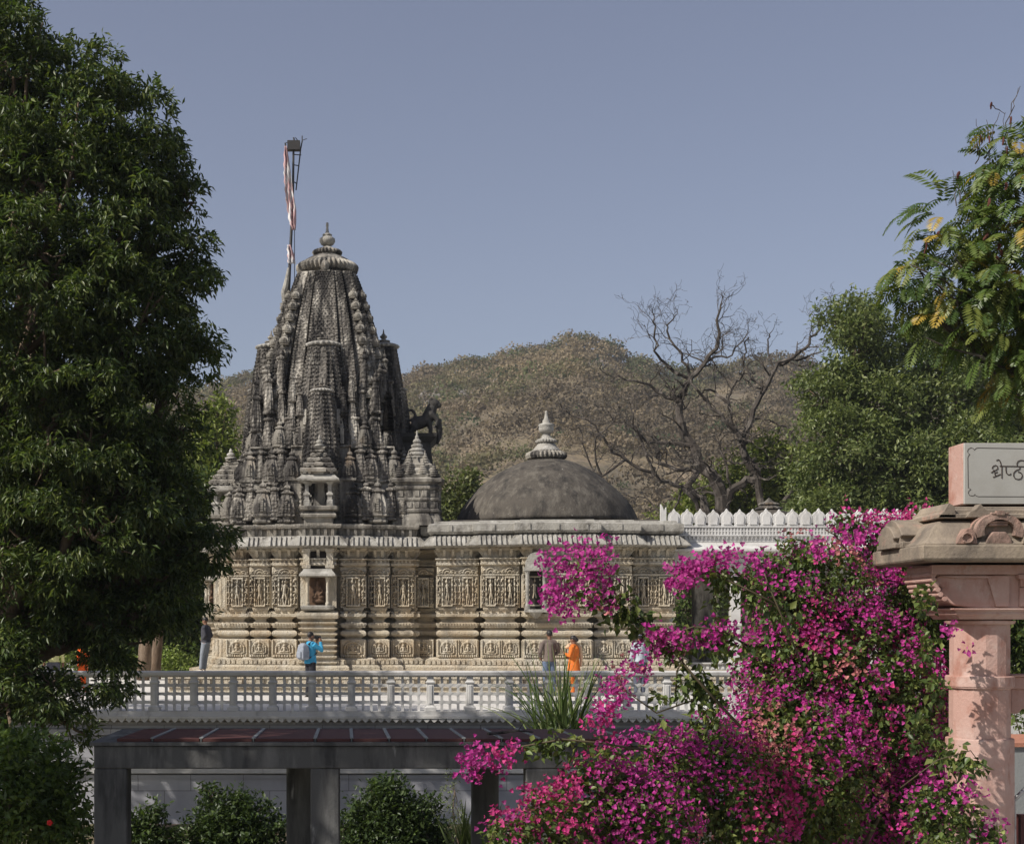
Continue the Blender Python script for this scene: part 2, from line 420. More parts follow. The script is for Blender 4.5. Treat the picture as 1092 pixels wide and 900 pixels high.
def lattice_panel(seed, w=.3, h=.88):
    r = random.Random(seed); bl = [(r.uniform(-.35,.35), .1+.82*k/9, r.uniform(.08,.16)) for k in range(10)]
    asp = h/w
    def f(X, Z):
        H = np.where(np.abs(X) > .40, .05, 0)+0*X
        for (a,b,q) in bl:
            H = np.maximum(H, cap(X,Z,(a,b),(a*.3,b+.05),q,.075,asp))
        H = np.maximum(H, .05*(np.abs((Z*5) % 1-.5) < .06))
        return H
    return heightpanel(w, h, 18, 46, f)
relief_mesh = {('carved_figure',k): figure_panel(k+3).mesh('carved_figure') for k in range(7)}
relief_mesh.update({('seated_figure_niche',k): seated_panel(k).mesh('seated_figure_niche') for k in range(1)})
relief_mesh[('carved_crest',0)] = crest_panel().mesh('carved_crest')
relief_mesh.update({('scrollwork_panel',k): lattice_panel(k+30).mesh('scrollwork_panel') for k in range(4)})
for me in relief_mesh.values(): me.materials.append(M['low'])
def put_relief(kind, var, x, y, z, rz, sx=1, sz=1):
    o = bpy.data.objects.new(kind, relief_mesh[(kind,var)]); col.objects.link(o); o.parent = temple
    o.location = (x,y,z); o.rotation_euler = (0,0,rz); o.scale = (sx,1.15,sz); return o
def on_side(side, u, d, cx=0):
    """side 0 front, 1 left, 2 right; u along, d outwards"""
    if side == 0: return (cx+u, -d, 0)
    if side == 1: return (cx-d, -u, -pi/2)
    return (cx+d, u, pi/2)
cnt = 0
FZ, FH = zz(647.5), zz(614.3)-zz(647.5)
def dress_pier(side, u, d, w, cx=0):
    """one pier face: standing figure with a scroll strip each side, crest above, seated niche below"""
    global cnt; cnt += 1
    n = max(1, round(w/.78)); cw = w/n
    for k in range(n):
        uu = u-w/2+cw*(k+.5)
        x, y, rz = on_side(side, uu, d+.05, cx); put_relief('carved_figure', (cnt*3+k) % 7, x, y, FZ+.01, rz, min(1.15,cw*.56/.40), FH/.88*.98)
        for s in (-1,1):
            x, y, rz = on_side(side, uu+s*cw*.385, d+.05, cx); put_relief('scrollwork_panel', (cnt+k+(s>0)) % 4, x, y, FZ+.01, rz, cw*.2/.3, FH/.88*.98)
        x, y, rz = on_side(side, uu, d+.172, cx); put_relief('seated_figure_niche', 0, x, y, zz(700.8), rz, cw*.98/.6, (zz(682)-zz(700.8))/.62)
        x, y, rz = on_side(side, uu, d+.022, cx); put_relief('carved_crest', 0, x, y, zz(611.9), rz, cw/.66, (zz(604)-zz(611.9))/.22)
for side in (0,1):
    for s in (-1,1):
        dress_pier(side, s*(.64+1.5)/2, 3.45, .82)
        dress_pier(side, s*(1.5+2.22)/2+s*.03, 3.22, .66)
        dress_pier(side, s*(2.22+2.98)/2+s*.03, 2.98, .70)
for s in (-1,1):
    dress_pier(0, s*(1.1+2.35)/2, 3.85, 1.18, HX)
    dress_pier(0, s*(2.35+3.72)/2, 3.45, 1.28, HX)
dress_pier(0, 0, 4.15, 2.1, HX)
dress_pier(0, 3.25, 2.55, .7)

# ---- projecting balconies and shrine niches on the centre faces
def balcony(side, cx=0, d0=3.72, roofed=True):
    x, y, rz = on_side(side, 0, d0, cx)
    b = empty('balcony', (x,y,0), rz, parent=temple); b.scale = (.78,1,1)
    # stacked base mouldings below the niche
    mb = MB(); pl = [(-.66,-.30),(.66,-.30),(.66,.1),(-.66,.1)]
    prof = []
    for k, py in enumerate(range(708, 660, -6)):
        prof += [(zz(py), .05), (zz(py-1.6), .11), (zz(py-2.8), .11), (zz(py-3.1), .0), (zz(py-5.8), .0)]
    prof += [(zz(659.5), .13), (zz(656), .17), (zz(653), .15), (zz(652.6), 0), (zz(651), 0)]
    mb.sweep(pl, prof); mb.build('stepped_base', M['low'], b)
    # niche
    mb = MB(); mb.sweep([(-.52,-.40),(.52,-.40),(.52,.1),(-.52,.1)], [(zz(651),.02),(zz(649.5),.12),(zz(646.5),.14),(zz(645.6),.05)])
    mb.build('niche_sill', M['eave'], b)
    for s in (-1,1):
        mb = MB(); mb.lathe([(.09,zz(645.6)),(.09,zz(643)),(.065,zz(642)),(.07,zz(632)),(.055,zz(630)),(.07,zz(620)),(.10,zz(617)),(.10,zz(615.6))], s*.40, -.34, 10)
        mb.build('pillar', M['low'], b)
    mb = MB(); mb.box(-.36,.36,-.06,.1,zz(645.6),zz(615.6)); mb.build('niche_back', M['redstone'], b)
    mb = MB()
    for a in (((0,-.16,zz(634)),(.17,.10,.16)),((0,-.16,zz(628)),(.11,.09,.16)),((0,-.17,zz(621.5)),(.075,.08,.09)),((-.13,-.2,zz(637)),(.12,.09,.06)),((.13,-.2,zz(637)),(.12,.09,.06)),((0,-.16,zz(641)),(.27,.12,.07))):
        mb.ball(a[0], a[1])
    for s in (-1,1): mb.tube([(s*.10,-.16,zz(625.5)),(s*.19,-.2,zz(631)),(s*.05,-.27,zz(635))], [.04,.035,.03])
    mb.build('seated_idol', M['redstone'], b, remesh=.02)
    mb = MB(); pe = [(-.56,-.36),(.56,-.36),(.56,.1),(-.56,.1)]
    mb.sweep(pe, [(zz(615.6),.0),(zz(614.6),.16),(zz(612.5),.15),(zz(609),.03),(zz(607),0)]); teeth(mb, pe, .03, zz(614.2), zz(609.5), .12, .06, .12, .02, False)
    mb.build('niche_canopy', M['eave'], b)
    # window under the eave
    for s in (-1,1):
        mb = MB(); mb.box(s*.47-.13, s*.47+.13, -.22,.1, zz(607), zz(584.3)); mb.box(s*.47-.17, s*.47+.17, -.26,.1, zz(606), zz(602.5)); mb.box(s*.47-.17, s*.47+.17, -.26,.1, zz(589), zz(585))
        mb.build('jamb', M['low'], b)
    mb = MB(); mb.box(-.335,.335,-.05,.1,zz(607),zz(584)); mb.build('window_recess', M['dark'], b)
    # upper loggia standing in front of the spire
    mb = MB(); pu = [(-.60,-.05),(.60,-.05),(.60,1.3),(-.60,1.3)]
    mb.sweep(pu, [(zz(559),-.02),(zz(553),-.02),(zz(551),.10),(zz(549),.12),(zz(545),.0),(zz(543.5),.16),(zz(540.5),.18),(zz(539.5),.10)])
    mb.build('loggia_floor', M['mid'], b)
    for s in (-1,1):
        for q in (0, 1):
            mb = MB(); yy = -.02+q*.62; xx = s*.46
            mb.sweep([(xx-.09,yy-.09),(xx+.09,yy-.09),(xx+.09,yy+.09),(xx-.09,yy+.09)], [(zz(539.5),.03),(zz(534),.03),(zz(533),.0),(zz(529),-.01),(zz(528),.04),(zz(526.5),.04),(zz(525),-.02),(zz(517),-.02),(zz(515),.05),(zz(514),.07)])
            mb.build('loggia_pillar', M['eave'], b)
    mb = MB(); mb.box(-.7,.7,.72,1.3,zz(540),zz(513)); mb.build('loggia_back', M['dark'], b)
    mb = MB(); mb.sweep(pu, [(zz(514),.05),(zz(513),.24),(zz(511.4),.25),(zz(508),.10),(zz(506),.06)]); mb.build('loggia_eave', M['eave'], b)
    # pyramid roof of stepped tiers
    mb = MB(); prof = []; o = .10; z = 506
    for k, (dz, st) in enumerate(((7,.0),(6,.12),(6,.13),(5,.12),(4,.11),(3.5,.08))):
        o -= st; prof += [(zz(z), o-.07), (zz(z-dz*.25), o-.07), (zz(z-dz*.35), o+.02), (zz(z-dz*.75), o+.03), (zz(z-dz), o-.05)]; z -= dz
    mb.sweep([(-.60,-.05),(-.2,-.05),(-.2,-.14),(.2,-.14),(.2,-.05),(.60,-.05),(.60,1.3),(-.60,1.3)], prof)
    pp = [(-.60,-.05),(.60,-.05),(.60,1.2),(-.60,1.2)]
    for off, z0, z1 in ((.05,505,500.5),(-.06,498,494),(-.2,492,488),(-.3,486,482)): teeth(mb, pp, off, zz(z0), zz(z1), .2, .13, .07, .0, False)
    mb.build('tiered_roof', M['mid'], b)
    mb = MB(); mb.lathe([(.14,zz(475)),(.2,zz(474)),(.2,zz(472.5)),(.1,zz(471.5)),(.14,zz(470)),(.13,zz(468)),(.05,zz(466.5)),(.07,zz(465.5)),(.02,zz(462))], 0, .45, 16, 0)
    mb.build('finial', M['eave'], b)
    return b
balcony(0); balcony(1)

# =================================================================== SPIRE
def zs(py, D=48.0): return EYE+(PY0-py)/F*D-TER
def curve_r(t, top, p): return 1-(1-top)*t**p
def finial_prof(s, z0):
    # ribbed disc stack and pot, unit s = radius of the big disc
    return [(.62*s,z0),(.95*s,z0+.10*s),(1.0*s,z0+.2*s),(.95*s,z0+.3*s),(.7*s,z0+.42*s)], \
           [(.66*s,z0+.42*s),(.62*s,z0+.52*s),(.42*s,z0+.62*s),(.4*s,z0+.66*s),(.5*s,z0+.7*s),(.5*s,z0+.8*s),(.28*s,z0+.86*s),(.14*s,z0+.98*s),(.2*s,z0+1.05*s),(.28*s,z0+1.18*s),(.26*s,z0+1.30*s),(.12*s,z0+1.4*s),(.17*s,z0+1.45*s),(.08*s,z0+1.52*s),(.05*s,z0+1.8*s),(.03*s,z0+1.98*s)]
def shikhara(hw, h, top=.456, p=1.7, bands=40, amp=.02, plan=None):
    mb = MB(); rr = []
    if plan is None:
        q = [(.26,-1.0),(.26,-.86),(.31,-.86),(.31,-.955),(.51,-.955),(.51,-.80),(.57,-.80),(.57,-.90),(.86,-.86),(.86,-.86)]
        q = q[:-1]
        plan = plan_from(q)
    for k in range(bands*3+1):
        t = k/(bands*3); s = hw*curve_r(t, top, p)*(1+(amp if k % 3 == 1 else (-amp*.6 if k % 3 == 0 else amp*.5)))
        rr.append([(x*s, y*s, h*t) for x, y in plan])
    mb.rings(rr); return mb
SPZ0 = zs(562); SPH = zs(296)-SPZ0
R0 = 2.48
main = shikhara(R0, SPH, .40, 2.2, 60, .006)
# body hung with carved ladders of small bosses on the edges
main.v = [(x,y,z+SPZ0) for x,y,z in main.v]
mb = main   # edge bosses along the raised bands
nb = 84
for k in range(nb):
    t = (k+.5)/nb; s = R0*curve_r(t,.40,2.2); z = SPZ0+SPH*t; b = .042*(1.1-.3*t)
    for rot in range(4):
        c, d = round(math.cos(rot*pi/2)), round(math.sin(rot*pi/2))
        for u in (-.25,.25,-.50,.50,-.84,.84, -.34,.34):
            dd = 1.0 if abs(u) < .3 else (.955 if abs(u) < .55 else .865)
            x, y = u*s, -dd*s; X, Y = x*c-y*d, x*d+y*c
            mb.box(X-b,X+b,Y-b,Y+b,z-b,z+b)
mb.build('spire_body', M['spire'], temple)
mb = MB()  # dense honeycomb tracery on the central bands, real relief
for rot in range(3):
    a = (0,-pi/2,pi/2)[rot]; c, d = math.cos(a), math.sin(a)
    for k in range(96):
        t = (k+.5)/96; s = R0*curve_r(t,.40,2.2); z = SPZ0+SPH*t
        for lo, hi, dd, n in ((-.24,.24,1.0,6),(.32,.5,.95,2),(-.5,-.32,.95,2)):
            for j in range(n):
                u = lo+(hi-lo)*(j+.5+(.25 if k % 2 else -.25))/n
                x, y = u*s, -dd*s; w = (hi-lo)/n*s*.30; g = .045
                q = [(x-w,y-.03,z),(x,y-.03,z-g),(x+w,y-.03,z),(x,y-.03,z+g),(x,y+.03,z)]
                q = [(px*c-py*d, px*d+py*c, pz) for px,py,pz in q]
                q2 = [(x-w,y+.03,z),(x,y+.03,z-g),(x+w,y+.03,z),(x,y+.03,z+g)]
                q2 = [(px*c-py*d, px*d+py*c, pz) for px,py,pz in q2]
                mb.add(q[:4]+q2, [(0,1,2,3),(0,4,5,1),(1,5,6,2),(2,6,7,3),(3,7,4,0)])
mb.build('spire_tracery', M['spire'], temple)
# neck, amalaka and finial
zt = 0.0; crown_ = empty('spire_crown', (0,0,zs(296.5)), parent=temple); crown_.scale = (.87,.87,.925)
mb = MB(); mb.lathe([(.95,zt-.05),(.90,zt+.05),(.86,zt+.14)], 0,0, 32); mb.build('spire_neck', M['mid'], crown_)
mb = MB(); mb.lathe([(.86,zt+.10),(1.08,zt+.17),(1.16,zt+.28),(1.17,zt+.38),(1.08,zt+.47),(.92,zt+.54)], 0,0, 240, 40, .045); mb.build('ribbed_disc', M['mid'], crown_)
mb = MB(); mb.lathe([(.95,zt+.5),(.88,zt+.6),(.66,zt+.72),(.50,zt+.78),(.45,zt+.82)],0,0,36); mb.build('disc_cap', M['mid'], crown_)
mb = MB(); mb.lathe([(.42,zt+.8),(.54,zt+.86),(.56,zt+.93),(.50,zt+.99),(.38,zt+1.02)],0,0,120,24,.06); mb.lathe([(.38,zt+1.0),(.30,zt+1.06),(.16,zt+1.13),(.13,zt+1.17)],0,0,24)
mb.build('upper_ribbed_disc', M['mid'], crown_)
mb = MB(); mb.lathe([(.12,zt+1.15),(.24,zt+1.21),(.31,zt+1.32),(.30,zt+1.42),(.20,zt+1.49),(.10,zt+1.52),(.19,zt+1.55),(.18,zt+1.58),(.09,zt+1.62),(.06,zt+1.70),(.04,zt+1.86),(.055,zt+1.88),(.05,zt+2.0),(.02,zt+2.02)],0,0,24, )
mb.build('finial', M['eave'], crown_, smooth=True)
for s in (0,-1,1):
    mb = MB(); mb.ball((0,-.0,0),(.17,.12,.22),12,10); mb.ball((0,-.1,.02),(.06,.06,.08)); mb.box(-.19,.19,-.06,.1,-.2,-.14)
    mb.build('guardian_face', M['mid'], crown_, (s*1.02 if s else 0, -1.14 if not s else 0, zt+.17), s*pi/2 if s else 0)

# half spires leaning on each face
def leaning(hw, h, top, p, d, z0, sides, bands=26):
    m0 = shikhara(hw, h, top, p, bands, .016)
    m0.box(-hw*.30,hw*.30,-hw*.2,hw*.9,0,h*.97)
    s2 = hw*top*1.25
    me = None
    for side in sides:
        x, y, rz = on_side(side, 0, d)
        g = empty('leaning_spire', (x,y,z0), rz, parent=temple)
        if me is None:
            b = m0
            n = int(h/.13)
            for k in range(n):
                t = (k+.5)/n; s = hw*curve_r(t,top,p); bb = .034
                for u, dd in ((-.25,1),(.25,1),(-.5,.955),(.5,.955),(-.84,.865),(.84,.865)):
                    b.box(u*s-bb,u*s+bb,-dd*s-bb,-dd*s+bb,h*t-bb,h*t+bb)
                    for q in (-1,1): b.box(q*dd*s-bb,q*dd*s+bb,u*s-bb,u*s+bb,h*t-bb,h*t+bb)
            ob = b.build('spire_body', M['spire'], g); me = ob.data
            A, B = finial_prof(s2, 0); A = [(r,z*.75+h) for r,z in A]; B = [(r*.85,z*.62+h+.02) for r,z in B]
            oa = MB().lathe(A,0,0,96,20,.05).build('ribbed_disc', M['eave'], g); oc = MB().lathe(B,0,0,18).build('finial', M['mid'], g)
            src = (ob,oa,oc)
        else:
            for q in src: dup(q, g)
for_side = (0,1,2)
leaning(1.12, zs(371,46.3)-SPZ0, .42, 1.9, 1.62, SPZ0, (0,)); 
leaning(1.0, zs(373)-SPZ0, .42, 1.9, 1.90, SPZ0, (1,2))
leaning(.72, zs(418,45.3)-SPZ0, .40, 1.9, 2.55, SPZ0, (0,)); leaning(.60, zs(418)-SPZ0, .42, 1.9, 2.38, SPZ0, (1,2))

# stacked bell turrets climbing the spire corners
def bell_mesh(name, m, n=8):
    mb = MB(); pr = [(.34,0),(.42,.04),(.42,.10),(.34,.12),(.34,.20),(.46,.22),(.47,.27),(.41,.29),(.44,.33),(.445,.46),(.42,.58),(.375,.70),(.31,.82),(.24,.91),(.21,.93),(.30,.95),(.30,.99),(.19,1.02),(.11,1.08),(.17,1.13),(.14,1.19),(.05,1.24),(.02,1.36)]
    q = [(.42,-1.0),(.42,-.82),(.82,-.82)]
    pl = plan_from(q)
    mb.rings([[(x*r,y*r,z) for x,y in pl] for r,z in pr])
    for k in range(4):
        a = k*pi/2; c,d = round(math.cos(a)), round(math.sin(a))
        for z in (.38,.45,.52,.59,.66,.73):
            r = .445*(1 if z < .6 else .93); x0,y0 = 0,-r-.005; X,Y = x0*c-y0*d, x0*d+y0*c; mb.box(X-.06,X+.06,Y-.06,Y+.06,z-.025,z+.025)
        for u in (-.13,.13):
            for z in (.42,.56): 
                x0,y0 = u,-.45; X,Y = x0*c-y0*d, x0*d+y0*c; mb.box(X-.03,X+.03,Y-.03,Y+.03,z-.05,z+.05)
    me = mb.mesh(name); me.materials.append(m); return me
bellS = bell_mesh('bell_turret', M['spire']); bellM = bell_mesh('turret', M['mid']); 
def slim_mesh():
    mb = MB(); pl = plan_from([(.42,-1.0),(.42,-.82),(.82,-.82)])
    pr = [(.30,0),(.34,.03),(.34,.08),(.27,.1)]+[(.29*(1-.5*(k/14)**2)+(.012 if k%2 else -.008), .12+.062*k) for k in range(14)]+[(.14,.98),(.22,1.0),(.24,1.04),(.2,1.08),(.12,1.1),(.07,1.14),(.11,1.18),(.1,1.22),(.03,1.26),(.015,1.38)]
    mb.rings([[(x*r,y*r,z) for x,y in pl] for r,z in pr]); me = mb.mesh('slim_turret'); me.materials.append(M['spire']); return me
slim = slim_mesh()
def put(me, name, x, y, z, s, sz=None, rz=0):
    o = bpy.data.objects.new(name, me); col.objects.link(o); o.parent = temple; o.location = (x,y,z); o.rotation_euler = (0,0,rz); o.scale = (s,s,sz or s); return o
for side in (0,1,2):
    for s in (-1,1):
        zc = SPZ0+SPH*.36
        for k in range(11):
            t = (zc-SPZ0)/SPH
            if t > .93: break
            r = R0*curve_r(t,.40,2.2); sc_ = .62*(1-.42*t)
            x, y, rz = on_side(side, s*.70*r, .90*r)
            put(bellM, 'bell_turret', x, y, zc, sc_*.80, sc_*.68)
            zc += sc_*.95
# tiers of turrets standing round the foot of the spire
tiers = [ # z, distance, [(u, size)], small ones between
 (zs(559,45.2), [(2.62,2.62,.86),(1.82,2.98,.94),(1.04,3.12,.88)], 1.0),
 (zs(519,45.6), [(2.32,2.32,.80),(1.58,2.62,.80),(.92,2.78,.74)], 1.05),
 (zs(484,46.0), [(2.08,2.08,.62),(1.36,2.32,.66),(.74,2.4,.55)], 1.1)]
for ti, (z, lst, szf) in enumerate(tiers):
    for side in (0,1,2):
        for s in (-1,1):
            for j, (u, d, q) in enumerate(lst):
                if j == 0 and side != 0 : 
                    if not (side == 1 and s == -1) and not (side == 2 and s == 1): continue
                x, y, rz = on_side(side, s*u, d); put(bellM if (j+ti) % 2 else bellS, 'turret', x, y, z, q*.80, q*szf*1.12, rz)
            # slim turrets in the gaps
            for u, d in ((2.22,2.78),(1.45,3.0),(2.5,2.5),(1.82,2.74),(1.1,2.9)) if ti == 0 else (((1.95,2.40),(1.25,2.62),(1.55,2.3),(2.2,2.15)) if ti == 1 else ((1.72,2.15),(1.05,2.28),(1.9,1.95))):
                x, y, rz = on_side(side, s*u, d); put(slim, 'slim_turret', x, y, z+.1, .80, .95, rz)
# upper slim turrets against the body
for side in (0,1,2):
    for s in (-1,1):
        for u, d, py, q, hh in ((2.12,2.12,470,.66,1.7),(1.72,2.15,452,.62,1.7),(1.30,2.12,462,.60,1.6),(.98,2.3,470,.55,1.5),(1.85,1.95,440,.6,1.6),(1.35,1.98,428,.55,1.7),(.95,2.3,440,.45,1.2),(.70,2.42,455,.45,1.1)):
            x, y, rz = on_side(side, s*u, d); put(slim, 'slim_turret', x, y, zs(py), q*.95, hh*.62, rz)
# stepped terrace cores behind the turrets
mb = MB()
core = plan4([(1.6,3.35),(2.98,2.98)])
mb.sweep(tplan, [(zz(558.5),-.30),(zs(544),-.38),(zs(530),-.42),(zs(523),-.42),(zs(522),-.36),(zs(520),-.36)])
mb.sweep(core, [(zz(558.5),-.62),(zs(519),-.62),(zs(494),-.70),(zs(488),-.72),(zs(487),-.64),(zs(485.5),-.66),(zs(485),-.84),(zs(465),-.9),(zs(440),-1.05),(zs(430),-1.25)])
for off, a, b, sp_, w in ((-.62,517,496,.30,.13),(-.8,484,468,.28,.12),(-.92,464,448,.26,.11)):
    teeth(mb, core, off, zs(a), zs(b), sp_, w, .12, .04, False)
mb.build('spire_tier', M['mid'], temple)

# square turret shrine on the link, with cone-topped pots
AX, AY = 3.05, -2.15
turret = empty('corner_shrine', (AX,AY,0), 0, parent=temple)
hb = .66
pa = plan_from([(.36*hb/.66,-.74),(.36*hb/.66,-.66),(.66,-.66)])
za = lambda py: zz(py, 45.6)
mb = MB(); mb.sweep(pa, [(zz(558.5),.10),(za(556),.10),(za(552),.06),(za(549),.0),(za(547),.05),(za(545),.05),(za(543.5),0),(za(536),0),(za(535),.04),(za(533),.04),(za(532),.0),(za(524),.0),(za(523),.05),(za(521),.06),(za(519),.0),(za(517),.03),(za(516),.12),(za(513),.14),(za(511),.06)])
teeth(mb, pa, .0, za(543), za(537), .22, .15, .03, .03); teeth(mb, pa, .0, za(531), za(525), .22, .15, .03, .03); mb.build('shrine_wall', M['mid'], turret)
mb = MB(); mb.sweep(pa, [(za(511),-.02),(za(508),.02),(za(506),-.08),(za(503),-.06),(za(500),-.18),(za(497),-.16),(za(494),-.3),(za(490),-.34),(za(486),-.48)]); mb.build('shrine_roof', M['mid'], turret)
def pot(x, y, z, s, name='roof_pot'):
    mb = MB(); mb.lathe([(.3*s,0),(.31*s,.04*s),(.22*s,.07*s),(.27*s,.11*s),(.27*s,.15*s),(.18*s,.19*s),(.22*s,.23*s),(.21*s,.27*s),(.14*s,.31*s),(.17*s,.35*s),(.16*s,.39*s),(.09*s,.43*s),(.12*s,.48*s),(.10*s,.53*s),(.05*s,.57*s),(.06*s,.61*s),(.03*s,.66*s),(.015*s,.80*s)],0,0,14)
    return mb.build(name, M['eave'] if s > .9 else M['mid'], turret, (x,y,z))
pot(0,0,za(489),1.15)
for x in (-.55,-.2,.2,.55):
    for y in (-.6,0,.5):
        pot(x,y,za(510) if abs(x) > .3 else za(507),.62)
for x,y in ((-.26,-.3),(.26,-.3),(.26,.3),(-.26,.3)): pot(x,y,za(500),.72)

# block behind carrying the lion (sukanasa)
mb = MB(); mb.sweep([(2.35,-.9),(3.58,-.9),(3.58,.9),(2.35,.9)], [(zz(558.5),.2),(zs(530),.15),(zs(505),.0),(zs(503),.06),(zs(500),.06),(zs(498),-.02),(zs(476),-.10),(zs(474),-.02),(zs(470),.10),(zs(466.5),.12)])
mb.build('spire_porch', M['darkstone'], temple)
lion = MB()
L0 = (3.28,-.35,zs(466.4))
def lp(x,z,y=0): return (L0[0]+x, L0[1]+y, L0[2]+z)
lion.tube([lp(-.42,.36),(lp(-.2,.42)),lp(.05,.50),lp(.18,.72),lp(.26,.95)], [.20,.23,.22,.22,.17], 12)
lion.ball(lp(.32,1.06),(.19,.16,.17)); lion.ball(lp(.46,1.0),(.12,.10,.10)); lion.ball(lp(.22,1.2,-.1),(.05,.04,.07)); lion.ball(lp(.22,1.2,.1),(.05,.04,.07))
for y in (-.14,.14):
    lion.tube([lp(-.42,.38,y),lp(-.30,.22,y),lp(-.46,.12,y),lp(-.42,.0,y)],[.15,.11,.07,.06],8); lion.tube([lp(-.46,.03,y),lp(-.32,.03,y)],[.06,.05],8)
    lion.tube([lp(.20,.70,y),lp(.44,.5,y),lp(.40,.28,y)],[.12,.08,.06],8)
    lion.tube([lp(.12,.5,y),lp(.2,.25,y),lp(.2,0,y)],[.11,.08,.07],8)
ring = [lp(-.48+.17*math.cos(a),.68+.17*math.sin(a)) for a in [(-110+36*k)*pi/180 for k in range(10)]]
lion.tube([lp(-.55,.40)]+ring,[.06]+[.05]*10,8)
lion.tube([lp(.48,-.12),lp(.50,.15),lp(.48,.38),lp(.5,.56)],[.08,.11,.10,.07],8); lion.tube([lp(.5,.4,-.06),lp(.38,.5,-.1)],[.05,.04],6); lion.tube([lp(.42,-.3),lp(.48,-.1)],[.05,.07],6)
lo = lion.build('stone_lion', M['darkstone'], None, remesh=.025)
lo.data.transform(Matrix.Translation((-L0[0],-L0[1],-L0[2])))
lo.matrix_world = Matrix.Translation(temple.location) @ Matrix.Rotation(TYAW,4,'Z') @ Matrix.Translation(L0)
tag(lo, 'dark carved stone lion with a ring tail, high beside the spire', 'statue')

# =================================================================== HALL roof and dome
zh = lambda py: zz(py, 44.0)
mb = MB(); mb.sweep(hplan, [(zz(571.2),-.02),(zh(569.5),-.02),(zh(569),.16),(zh(566.5),.22),(zh(559),.22),(zh(558),.16),(zh(557.5),.05),(zh(555),.02)]); teeth(mb, hplan, .22, zh(566), zh(559.5), .95, .10, .03, .03, False, .5); mb.build('parapet', M['eave'], temple)
mb = MB(); mb.sweep([(HX-3.3,-3.2),(HX+3.3,-3.2),(HX+3.3,3.2),(HX-3.3,3.2)], [(zz(571.2),0),(zh(554.5),0),(zh(552.6),-.1)]); mb.build('hall_roof', M['dome'], temple)
DR = 3.03; dz0 = zz(556,47.6); dz1 = zz(489,47.6)
mb = MB(); pr = [(DR,dz0-.1)]
ctl = [(0,1.0),(.2,.935),(.39,.835),(.55,.725),(.7,.60),(.82,.465),(.91,.335),(.97,.2),(1,.05)]
for i in range(len(ctl)-1):
    a0 = ctl[max(i-1,0)]; a1 = ctl[i]; a2 = ctl[i+1]; a3 = ctl[min(i+2,len(ctl)-1)]
    for k in range(4):
        t = k/4; h_, r_ = [.5*(2*a1[j]+(a2[j]-a0[j])*t+(2*a0[j]-5*a1[j]+4*a2[j]-a3[j])*t*t+(3*a1[j]-a0[j]-3*a2[j]+a3[j])*t**3) for j in (0,1)]
        pr.append((DR*r_, dz0+(dz1-dz0)*h_))
pr.append((.05, dz1))
mb.lathe(pr, HX, 0, 96); mb.v = [(x+(x-HX)*.012*noise.noise(Vector((x*.8,y*.8,z*.8))), y*(1+.012*noise.noise(Vector((x,y+9,z)))), z+.03*noise.noise(Vector((x*.7,y*.7,z+4)))) for x,y,z in mb.v]; dm = mb.build('dome', M['dome'], temple, smooth=True)
zd = lambda py: zz(py, 47.7)
g = empty('dome_finial', (HX,0,0), parent=temple)
MB().lathe([(.50,zd(490.5)),(.62,zd(489)),(.66,zd(486.5)),(.64,zd(483.5)),(.5,zd(481.5))],0,0,160,30,.07).build('ribbed_disc', M['mid'], g)
MB().lathe([(.54,zd(481.8)),(.46,zd(480)),(.34,zd(476)),(.30,zd(474)),(.26,zd(473))],0,0,28).build('disc_cap', M['eave'], g, smooth=True)
MB().lathe([(.26,zd(473)),(.34,zd(471.8)),(.35,zd(470)),(.27,zd(468.4)),(.20,zd(467.5)),(.13,zd(464)),(.12,zd(462))],0,0,100,22,.05).build('small_ribbed_disc', M['eave'], g)
MB().lathe([(.12,zd(462.4)),(.22,zd(461)),(.26,zd(458)),(.24,zd(455)),(.27,zd(454)),(.25,zd(452.5)),(.12,zd(451)),(.13,zd(449)),(.07,zd(446)),(.04,zd(440)),(.05,zd(439)),(.02,zd(438))],0,0,24).build('pot_spire', M['eave'], g, smooth=True)
# small round topped niche on the hall front (seen beside the flowers)
nb_ = empty('wall_niche', (HX+.05,-4.15,0), 0, parent=temple)
x0 = (572-597)/34.6
mb = MB(); ol = []
for k in range(13):
    a = pi-k*pi/12; ol.append((x0+.0+.30*math.cos(a)*(1+.06*math.cos(6*a)), zz(602)+.33*math.sin(a)))
mb.prism([(x0-.30,zz(606.5))]+ol+[(x0+.30,zz(606.5))][::1], -.42, -.12); mb.build('niche_arch', M['eave'], nb_)
mb = MB(); mb.box(x0-.36,x0+.36,-.46,-.1,zz(610),zz(606.5)); mb.build('niche_lintel', M['eave'], nb_)
for s in (-1,1): MB().lathe([(.08,zz(650)),(.08,zz(646)),(.05,zz(644)),(.06,zz(614)),(.09,zz(610))], x0+s*.26,-.36,8).build('pillar', M['eave'], nb_)
mb = MB(); mb.box(x0-.34,x0+.34,-.46,-.1,zz(653),zz(650)); mb.lathe([(.02,zz(660)),(.12,zz(657)),(.22,zz(653))],x0,-.28,10); mb.build('niche_sill', M['eave'], nb_)
mb = MB(); mb.box(x0-.2,x0+.2,-.14,-.055,zz(650),zz(610)); mb.build('niche_back', M['dark'], nb_)

